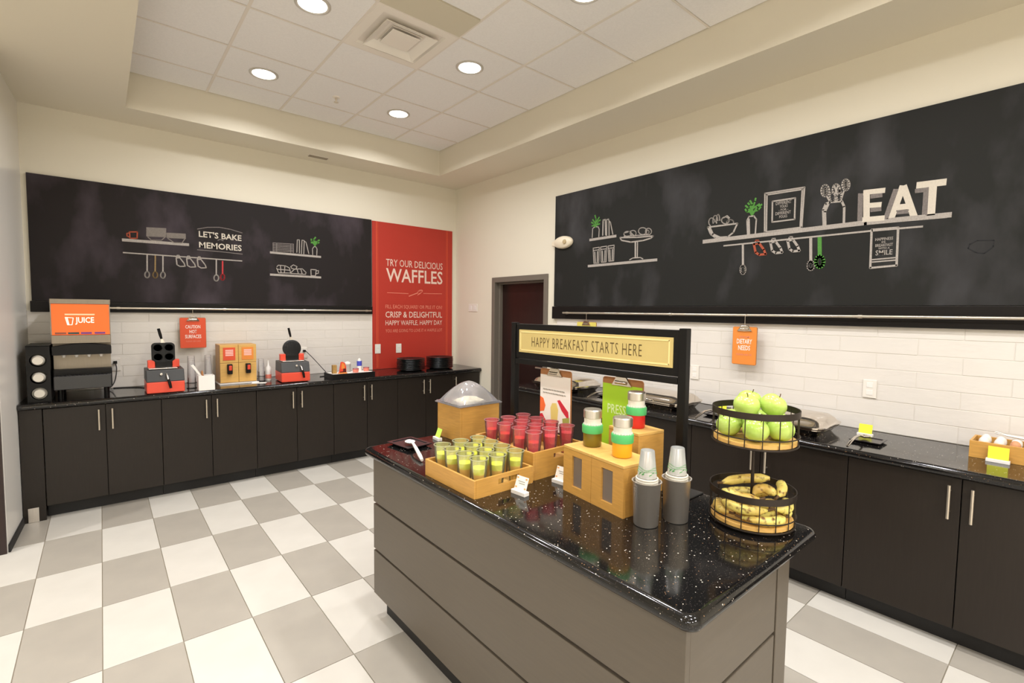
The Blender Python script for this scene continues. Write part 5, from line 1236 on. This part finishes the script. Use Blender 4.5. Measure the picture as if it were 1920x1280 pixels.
# ---- waffle irons
def waffle_iron(label, x, y, square, rz=0.0):
    t = thing('waffle_iron', label, 'waffle maker', (x, y, ZT), rz)
    w2 = 0.134; d = 0.30
    part('red_base', MB().hexa([(-w2, 0, 0.006), (w2, 0, 0.006), (w2, d, 0.006), (-w2, d, 0.006)], [(-w2, 0.006, 0.100), (w2, 0.006, 0.100), (w2, d, 0.100), (-w2, d, 0.100)]), M['red_metal'], t, bevel=0.006)
    part('foot_pad', MB().box(-w2+0.02, w2-0.02, 0.02, d-0.02, 0.0, 0.006), M['black'], t)
    part('grey_housing', MB().hexa([(-w2, 0.004, 0.1005), (w2, 0.004, 0.1005), (w2, d, 0.1005), (-w2, d, 0.1005)], [(-w2, 0.035, 0.200), (w2, 0.035, 0.200), (w2, d-0.02, 0.205), (-w2, d-0.02, 0.205)]), M['dark_grey'], t, bevel=0.005)
    part('drip_ledge', MB().box(-w2+0.02, w2-0.045, 0.045, 0.19, 0.2055, 0.213), M['steel'], t, bevel=0.002)
    for s in (-1, 1):
        part('hinge_block', MB().box(s*0.088-0.026, s*0.088+0.026, 0.15, 0.21, 0.206, 0.275), M['red_metal'], t, bevel=0.005)
    part('hinge_bar', MB().box(-0.06, 0.06, 0.150, 0.200, 0.2135, 0.262), M['black'], t, bevel=0.004)
    zc_ = 0.340 if square else 0.330
    # open iron plates standing upright
    rt = Matrix.Rotation(math.radians(90), 3, 'X')
    if square:
        pts = rounded_rect(-0.084, 0.084, zc_-0.084, zc_+0.084, 0.03, 5)
        pl_ = part('iron_plate', MB().prism(pts, 'y', 0.150, 0.190), M['cast_iron'], t, bevel=0.004)
        for a in (-0.04, 0.04):
            for b in (-0.04, 0.04):
                part('waffle_cup', MB().lathe([(0.0, -0.002), (0.028, -0.002), (0.034, 0.006), (0.036, 0.006), (0.036, -0.004)], 20, c=(a, 0.148, zc_+b), mtx=rt), M['cast_iron'], pl_, smooth=40)
    else:
        pl_ = part('iron_plate', MB().lathe([(0.0, 0.0), (0.082, 0.0), (0.087, 0.006), (0.087, 0.030), (0.078, 0.036), (0.0, 0.036)], 36, c=(0, 0.188, zc_), mtx=rt), M['cast_iron'], t, smooth=40)
        g = MB()
        for k in range(-4, 5):
            L = math.sqrt(max(0, 0.074**2-(k*0.017)**2))
            g.box(k*0.017-0.002, k*0.017+0.002, 0.149, 0.153, zc_-L, zc_+L).box(-L, L, 0.149, 0.153, zc_+k*0.017-0.002, zc_+k*0.017+0.002)
        part('waffle_grid', g, M['cast_iron'], pl_)
    top = zc_+0.083
    part('handle_bracket', MB().hexa([(-0.018, 0.160, top-0.005), (0.018, 0.160, top-0.005), (0.018, 0.180, top-0.005), (-0.018, 0.180, top-0.005)], [(-0.017, 0.162, top+0.040), (-0.003, 0.162, top+0.040), (-0.003, 0.176, top+0.040), (-0.017, 0.176, top+0.040)]), M['steel'], t, bevel=0.002)
    part('upper_handle', MB().tube([(-0.010, 0.168, top+0.035), (-0.018, 0.165, top+0.070), (-0.030, 0.160, top+0.125)], [0.009, 0.012, 0.011], 10), M['black'], t, smooth=60)
    hx = 0.005 if square else 0.045
    part('front_shaft', MB().tube([(hx, 0.03, 0.165), (hx+0.004, -0.012, 0.150), (hx+0.010, -0.02, 0.120)], 0.007, 8), M['steel'], t, smooth=60)
    part('front_handle', MB().tube([(hx+0.010, -0.02, 0.122), (hx+0.018, -0.022, 0.090), (hx+0.026, -0.022, 0.045)], [0.009, 0.012, 0.010], 10), M['black'], t, smooth=60)
    part('control_knob', MB().lathe([(0.0, 0.0), (0.010, 0.0), (0.010, 0.012), (0.0, 0.014)], 14, c=(hx-0.035, 0.020, 0.165), mtx=rt), M['steel'], t, smooth=50)
    return t
waffle_iron('red and grey waffle iron with open square black plate', 0.408, 5.065, True)
waffle_iron('red and grey waffle iron with open round black plate', 1.478, 5.105, False, -0.06)

# ---- cups and white caddy between waffle iron and batter box
def glass_stack(where, x, y, hgt, r=0.034):
    t = thing('cup_rack', 'black wire cup rack '+where, 'rack', (x, y, ZT))
    for k in range(4):
        z = 0.006+k*0.022
        o = part('clear_cup', MB().lathe([(r, z), (r*0.98, z+0.006), (r*0.78, z+hgt-0.072), (r*0.70, z+hgt-0.070), (0, z+hgt-0.070)], 20, caps=False), M['clear_soft'], None, smooth=40, loc=(x, y, ZT))
        tag(o, 'clear upturned cup, %s of the stack %s' % (('lowest', 'second', 'third', 'topmost')[k], where), 'cup', 'clear cups '+where)
    part('rack_ring', MB().tube(ring_pts(r+0.004, 0.05, 28), 0.003, 6, closed=True), M['black'], t, smooth=50)
    part('rack_base', MB().lathe([(0, 0.0), (r+0.006, 0.0), (r+0.006, 0.004), (0, 0.004)], 28), M['black'], t)
    for k in range(4):
        a = math.pi/4+k*math.pi/2
        part('rack_post', MB().tube([((r+0.004)*math.cos(a), (r+0.004)*math.sin(a), 0.002), ((r+0.004)*math.cos(a), (r+0.004)*math.sin(a), 0.10)], 0.0025, 6), M['black'], t)
    return t
glass_stack('right of the square waffle iron', 0.615, 5.265, 0.295, 0.034)
glass_stack('left of the batter box', 0.760, 5.360, 0.290, 0.032)
glass_stack('right of the batter box', 1.226, 5.400, 0.225, 0.032)
t = thing('utensil_caddy', 'white square caddy in front of the cup racks', 'container', (0.703, 5.095, ZT))
cw = 0.062
part('wall', MB().box(-cw, cw, -cw+0.012, -cw+0.018, 0, 0.132).box(-cw, cw, cw-0.018, cw-0.012, 0, 0.132).box(-cw, -cw+0.006, -cw+0.018, cw-0.018, 0, 0.132).box(cw-0.006, cw, -cw+0.018, cw-0.018, 0, 0.132).box(-cw+0.006, cw-0.006, -cw+0.018, cw-0.018, 0, 0.006), M['plastic_white'], t, bevel=0.001)
o = part('plastic_knife', MB().hexa([(0.720, 5.09, 0.93), (0.734, 5.09, 0.93), (0.734, 5.096, 0.93), (0.720, 5.096, 0.93)], [(0.590, 5.085, 1.130), (0.610, 5.085, 1.138), (0.610, 5.091, 1.138), (0.590, 5.091, 1.130)]), M['plastic_white'], None, bevel=0.002)
tag(o, 'white plastic knife leaning out of the caddy', 'utensil')
o = part('squeeze_bottle', MB().lathe([(0.0, 0.0), (0.018, 0.0), (0.019, 0.11), (0.010, 0.125), (0.009, 0.150), (0.002, 0.165), (0.0, 0.165)], 18), M['cork'], None, smooth=50, loc=(0.678, 5.115, ZT+0.009))
tag(o, 'tan squeeze bottle tip standing in the white caddy', 'bottle')
o = part('squeeze_bottle', MB().lathe([(0.0, 0.0), (0.026, 0.0), (0.028, 0.09), (0.026, 0.13), (0.010, 0.150), (0.004, 0.200), (0.0, 0.202)], 20), M['plastic_white'], None, smooth=50, loc=(1.300, 5.430, ZT))
tag(o, 'white squeeze bottle with red mark left of the round waffle iron', 'bottle')
part('label_band', MB().lathe([(0.0285, 0.02), (0.0290, 0.02), (0.0290, 0.06), (0.0285, 0.06)], 20, caps=False), M['salmon'], o)
o = part('paper_sheet', MB().hexa([(1.10, 5.25, 0.9055), (1.22, 5.20, 0.9055), (1.25, 5.27, 0.9055), (1.13, 5.32, 0.9055)], [(1.10, 5.25, 0.9065), (1.22, 5.20, 0.9065), (1.25, 5.27, 0.9065), (1.13, 5.32, 0.9065)]), M['paper_white'], None)
tag(o, 'white sheet lying in front of the right cup stack', 'paper')

# ---- wooden batter dispenser
t = thing('batter_tray', 'thin white tray under the wooden batter box', 'tray', (0, 0, 0))
part('sheet', MB().box(0.845, 1.185, 5.31, 5.62, ZT+0.0005, ZT+0.006).box(0.845, 1.185, 5.31, 5.314, ZT+0.006, ZT+0.012), M['plastic_white'], t, bevel=0.001)
t = thing('batter_dispenser', 'wooden two-tap batter dispenser box', 'dispenser', (1.020, 5.372, ZT+0.0065))
w2 = 0.160
part('body', MB().box(-w2, w2, 0.022, 0.235, 0.0, 0.372), M['wood'], t, bevel=0.003)
for k, s in enumerate((-1, 1)):
    xc = s*0.080
    dr = part('upper_door', MB().box(xc-0.0785, xc+0.0785, 0.003, 0.0215, 0.196, 0.370), M['wood_light'], t, bevel=0.002)
    part('lower_door', MB().box(xc-0.0785, xc+0.0785, 0.003, 0.0215, 0.004, 0.193), M['wood_light'], t, bevel=0.002)
    cd = part('flavour_card', MB().box(xc-0.052, xc+0.052, -0.001, 0.0028, 0.222, 0.345), M['red_card' if s < 0 else 'orange_card'], dr)
    part('card_print', MB().box(xc-0.030, xc+0.034, -0.0018, -0.0010, 0.262, 0.330), mat('print_pink', (246, 190, 178), rough=0.6), cd) if False else None
    q = lambda ss, zz, d=0.0: (ss, -0.001-d, zz)
    mb = MB()
    for zz in (0.318, 0.302, 0.286, 0.270): stroke(mb, [(xc-0.030, zz), (xc+0.032, zz)], 0.011, q, 0, 0.0006)
    o2 = link('card_print', mb.mesh('card_print'), mat('print_pink', (248, 196, 184), rough=0.6), t)
    tp = part('tap', MB().box(xc-0.022, xc+0.022, -0.035, 0.0025, 0.088, 0.185), M['black'], t, bevel=0.006)
    part('tap_button', MB().box(xc-0.011, xc+0.015, -0.041, -0.0355, 0.125, 0.172), M['red_metal'], tp, bevel=0.003)

# ---- black condiment tray
t = thing('condiment_tray', 'black rectangular tray with white liner left of the red panel', 'tray', (2.062, 5.19, ZT))
part('frame', MB().box(-0.235, 0.235, -0.125, 0.13, 0.0, 0.010).box(-0.235, -0.223, -0.125, 0.13, 0.010, 0.055).box(0.223, 0.235, -0.125, 0.13, 0.010, 0.055).box(-0.223, 0.223, -0.125, -0.113, 0.010, 0.055).box(-0.223, 0.223, 0.118, 0.13, 0.010, 0.055), M['black'], t, bevel=0.002)
part('liner', MB().box(-0.222, 0.222, -0.112, 0.117, 0.0105, 0.052), M['paper_white'], t)
ZL = ZT+0.0525
def simple(name, label, cat, mb, m, loc, bevel=0.0, smooth=None): return tag(part(name, mb, m, None, bevel=bevel, smooth=smooth, loc=loc), label, cat)
o = simple('sugar_caddy', 'small gold packet box at the left of the condiment tray', 'box', MB().box(-0.022, 0.022, -0.02, 0.02, 0, 0.092), mat('gold_box', (182, 142, 78), rough=0.5, var=0.3, scale=60), (1.880, 5.16, ZL), 0.003)
t = thing('napkin_holder', 'orange and dark red arched card holder on the condiment tray', 'holder', (1.958, 5.12, ZL))
part('base', MB().box(-0.045, 0.04, -0.02, 0.03, 0, 0.010), M['orange_card'], t, bevel=0.002)
part('arched_card', MB().prism([(-0.04, 0.0105), (0.038, 0.0105), (0.036, 0.07), (0.022, 0.112), (-0.004, 0.125), (-0.02, 0.122), (-0.03, 0.07)], 'y', 0.0, 0.012), M['red_metal'], t)
part('orange_print', MB().prism([(-0.018, 0.05), (0.02, 0.05), (0.02, 0.09), (0.0, 0.112), (-0.012, 0.108)], 'y', -0.001, 0.0), M['orange_card'], t)
part('dark_print', MB().prism([(-0.035, 0.012), (0.036, 0.012), (0.030, 0.052), (0.004, 0.052), (0.0, 0.022), (-0.03, 0.020)], 'y', -0.0022, -0.0011), mat('dark_red_print', (84, 14, 12), rough=0.5), t)
t = thing('lidded_jar', 'clear jar with white lid behind the condiments', 'jar', (2.055, 5.24, ZL))
part('glass', MB().lathe([(0.0, 0.0005), (0.034, 0.0005), (0.034, 0.085), (0.0, 0.085)], 20), M['frosted'], t, smooth=40)
part('lid', MB().lathe([(0.0, 0.0855), (0.036, 0.0855), (0.034, 0.10), (0.012, 0.112), (0.0, 0.114)], 20), M['plastic_white'], t, smooth=40)
t = thing('syrup_bottle', 'blue and white bottle at the back of the condiment tray', 'bottle', (2.190, 5.24, ZL))
part('body', MB().lathe([(0.0, 0.0), (0.026, 0.0), (0.026, 0.105), (0.0, 0.105)], 18), M['plastic_white'], t, smooth=40)
part('blue_wrap', MB().lathe([(0.0265, 0.058), (0.0275, 0.058), (0.0275, 0.112), (0.0265, 0.112)], 18, caps=False), M['blue'], t, smooth=40)
part('cap', MB().lathe([(0.0, 0.1055), (0.022, 0.1055), (0.016, 0.128), (0.008, 0.140), (0.0, 0.142)], 18), M['plastic_white'], t, smooth=40)
for lb, x, y in (('round salmon pink tub at the front of the condiment tray', 2.105, 5.135), ('round salmon pink tub at the right back of the condiment tray', 2.245, 5.185)):
    t = thing('jam_tub', lb, 'tub', (x, y, ZL))
    part('tub', MB().lathe([(0.0, 0.0), (0.026, 0.0), (0.032, 0.02), (0.032, 0.034), (0.0, 0.034)], 20), M['salmon'], t, smooth=40)
    part('lid', MB().lathe([(0.0, 0.0345), (0.034, 0.0345), (0.030, 0.045), (0.0, 0.048)], 20), M['clear_pink'], t, smooth=40)

# ---- two stacks of black plates
pm = MB().lathe([(0.0, 0.0), (0.115, 0.0), (0.165, 0.016), (0.172, 0.020), (0.170, 0.023), (0.160, 0.019), (0.112, 0.005), (0.0, 0.005)], 40).mesh('stoneware_plate', 50)
pm.materials.append(M['plate_black'])
for sx, nm in ((2.895, 'left'), (3.305, 'right')):
    for k in range(9):
        o = link('stoneware_plate', pm, None, None, (sx+random.uniform(-.003, .003), 5.36+random.uniform(-.003, .003), ZT+0.0005+k*0.0155))
        o['category'] = 'plate'; o['group'] = '%s stack of black plates' % nm
        o['label'] = '%s black plate in the %s stack by the red panel' % (('lowest', 'second from bottom', 'third from bottom', 'fourth from bottom', 'middle', 'fourth from top', 'third from top', 'second from top', 'topmost')[k], nm)

# ================================================================== RIGHT COUNTER OBJECTS
def chafer(label, yc):
    t = thing('chafing_dish', label, 'chafing dish', (3.412, yc, ZT), -math.pi/2)
    L2, D2 = 0.305, 0.205       # local x = along counter, local -y = towards room
    def rr_ring(ix, z, r): return [(a, b, z) for a, b in rounded_rect(-L2+ix, L2-ix, -D2+ix, D2-ix, r, 5)]
    def loft(rings):
        mb = MB(); n = len(rings[0]); mb.add([p for r in rings for p in r], [(i*n+k, i*n+(k+1) % n, (i+1)*n+(k+1) % n, (i+1)*n+k) for i in range(len(rings)-1) for k in range(n)]+[tuple(reversed(range(n))), tuple((len(rings)-1)*n+k for k in range(n))])
        return mb
    part('water_pan', loft([rr_ring(0.045, 0.0, 0.05), rr_ring(0.030, 0.02, 0.06), rr_ring(0.012, 0.036, 0.07), rr_ring(0.004, 0.042, 0.07), rr_ring(0.004, 0.046, 0.07)]), M['chrome'], t, smooth=50)
    part('dark_gap', loft([rr_ring(0.010, 0.0465, 0.065), rr_ring(0.010, 0.0525, 0.065)]), mat('dark_red_gap', (52, 22, 18), rough=0.5), t, smooth=50)  # dark gap between pan and lid, shown as a dark strip
    part('lid', loft([rr_ring(0.0, 0.053, 0.07), rr_ring(0.0, 0.060, 0.07), rr_ring(0.018, 0.066, 0.06), rr_ring(0.030, 0.085, 0.06), rr_ring(0.055, 0.104, 0.05), rr_ring(0.10, 0.113, 0.05), rr_ring(0.16, 0.116, 0.03)]), M['chrome'], t, smooth=50)
    part('lid_handle', MB().tube([(-0.09, -D2+0.020, 0.066), (-0.09, -D2-0.020, 0.074), (-0.04, -D2-0.030, 0.076), (0.04, -D2-0.030, 0.076), (0.09, -D2-0.020, 0.074), (0.09, -D2+0.020, 0.066)], 0.006, 8), M['chrome'], t, smooth=60)
    for s in (-1, 1):
        part('hinge', MB().box(s*0.2-0.02, s*0.2+0.02, D2-0.006, D2+0.012, 0.040, 0.075), M['chrome'], t, bevel=0.002)
    return t
chafer('polished chafing dish nearest the door behind the white poster', 3.235)
chafer('polished chafing dish behind the red juice jar and sign post', 2.225)
chafer('polished chafing dish behind the apple basket', 1.290)
def spoon_set(y, w1, w2_, w3):
    t = thing('spoon_rest', w1, 'plate', (3.385, y, ZT), 0.0)
    part('body', MB().hexa([(-0.055, -0.055, 0), (0.055, -0.055, 0), (0.055, 0.055, 0), (-0.055, 0.055, 0)], [(-0.075, -0.075, 0.013), (0.075, -0.075, 0.013), (0.075, 0.075, 0.013), (-0.075, 0.075, 0.013)]), M['plate_slate'], t, bevel=0.001)
    part('raised_rim', frame_ring(0.075, 0.060, 0.0134, 0.0134, 0.003), M['plate_slate'], t)
    s = thing('serving_spoon', w2_, 'spoon', (3.36, y+0.02, ZT+0.020), math.pi*0.98)
    part('bowl', spoon_mesh(), M['chrome'], s, smooth=60, loc=(-0.07, 0, 0))
    part('handle', MB().tube([(0.002, 0, 0.014), (0.05, 0, 0.026), (0.12, 0, 0.024), (0.19, 0, 0.004), (0.225, 0, -0.010)], [0.005, 0.006, 0.007, 0.008, 0.006], 10), M['chrome'], s, smooth=60)
    card_holder(w3, 3.545, y+0.055, ZT, -math.pi/2, M['yellow_card'], 0.080, 0.055, False, 0.2)
spoon_set(0.800, 'black square spoon rest right of the apple basket', 'steel serving spoon on the rest right of the apples', 'yellow card in a white holder right of the apple basket')
spoon_set(1.700, 'black square spoon rest between sign post and apple basket', 'steel serving spoon between sign post and apple basket', 'yellow card in a white holder left of the apple basket')
spoon_set(2.690, 'black square spoon rest between the two clipboards', 'steel serving spoon between the two clipboards', 'yellow card in a white holder between the two clipboards')

# ---- egg box
t = thing('egg_box', 'long wooden box of eggs at the right edge of the counter', 'box', (3.56, 0.215, ZT))
ex, ey, eh = 0.095, 0.165, 0.088
part('front_side', MB().box(-ex, -ex+0.010, -ey, ey, 0, eh), M['wood'], t, bevel=0.0015)
part('back_side', MB().box(ex-0.010, ex, -ey, ey, 0, eh), M['wood'], t, bevel=0.0015)
for s in (-1, 1): part('end_side', MB().box(-ex+0.010, ex-0.010, min(s*ey, s*(ey-0.010)), max(s*ey, s*(ey-0.010)), 0, eh), M['wood'], t, bevel=0.001)
part('inner_tray', MB().box(-ex+0.011, ex-0.011, -ey+0.011, ey-0.011, 0.002, 0.052), M['frosted'], t)
em = MB().lathe([(0.022*math.sin(math.pi*k/12)*(1.0 if k < 6 else 0.96), 0.028*(1-math.cos(math.pi*k/12))) for k in range(13)], 16).mesh('egg', 80)
e_w = em.copy(); e_w.materials.append(M['egg_white']); e_b = em.copy(); e_b.materials.append(M['egg_brown'])
for k in range(5):
    for r_ in range(2):
        brown = (k == 2 and r_ == 0)
        o = link('egg', e_b if brown else e_w, None, None, (3.56-0.045+r_*0.085, 0.215+0.115-k*0.0575, ZT+0.0525), (0, 0, 0))
        if brown: tag(o, 'brown egg at the front of the wooden egg box', 'egg')
        else: tag(o, 'white egg, %s from left in the %s row of the egg box' % (('first', 'second', 'third', 'fourth', 'fifth')[k], 'front' if r_ == 0 else 'back'), 'egg', 'white eggs in the box, %s row' % ('front' if r_ == 0 else 'back'))
card_holder('yellow card in a white holder in front of the egg box', 3.435, 0.268, ZT, -math.pi/2, M['yellow_card'], 0.088, 0.062, False, 0.12)
t = thing('serving_tongs', 'steel tongs lying across the egg box', 'tongs', (3.60, 0.20, ZT+0.112), 0.0)
for s in (-1, 1):
    part('arm', MB().tube([(0.0, 0.10, 0.012+s*0.004), (0.0+s*0.012, 0.05, 0.004), (s*0.010, -0.06, -0.004), (0.0, -0.14, 0.0)], [0.003, 0.004, 0.005, 0.006], 8), M['steel'], t, smooth=60)
part('pivot', MB().lathe([(0.0, -0.008), (0.010, -0.008), (0.010, 0.010), (0.0, 0.012)], 12, c=(0, -0.14, 0)), M['steel'], t, smooth=50)
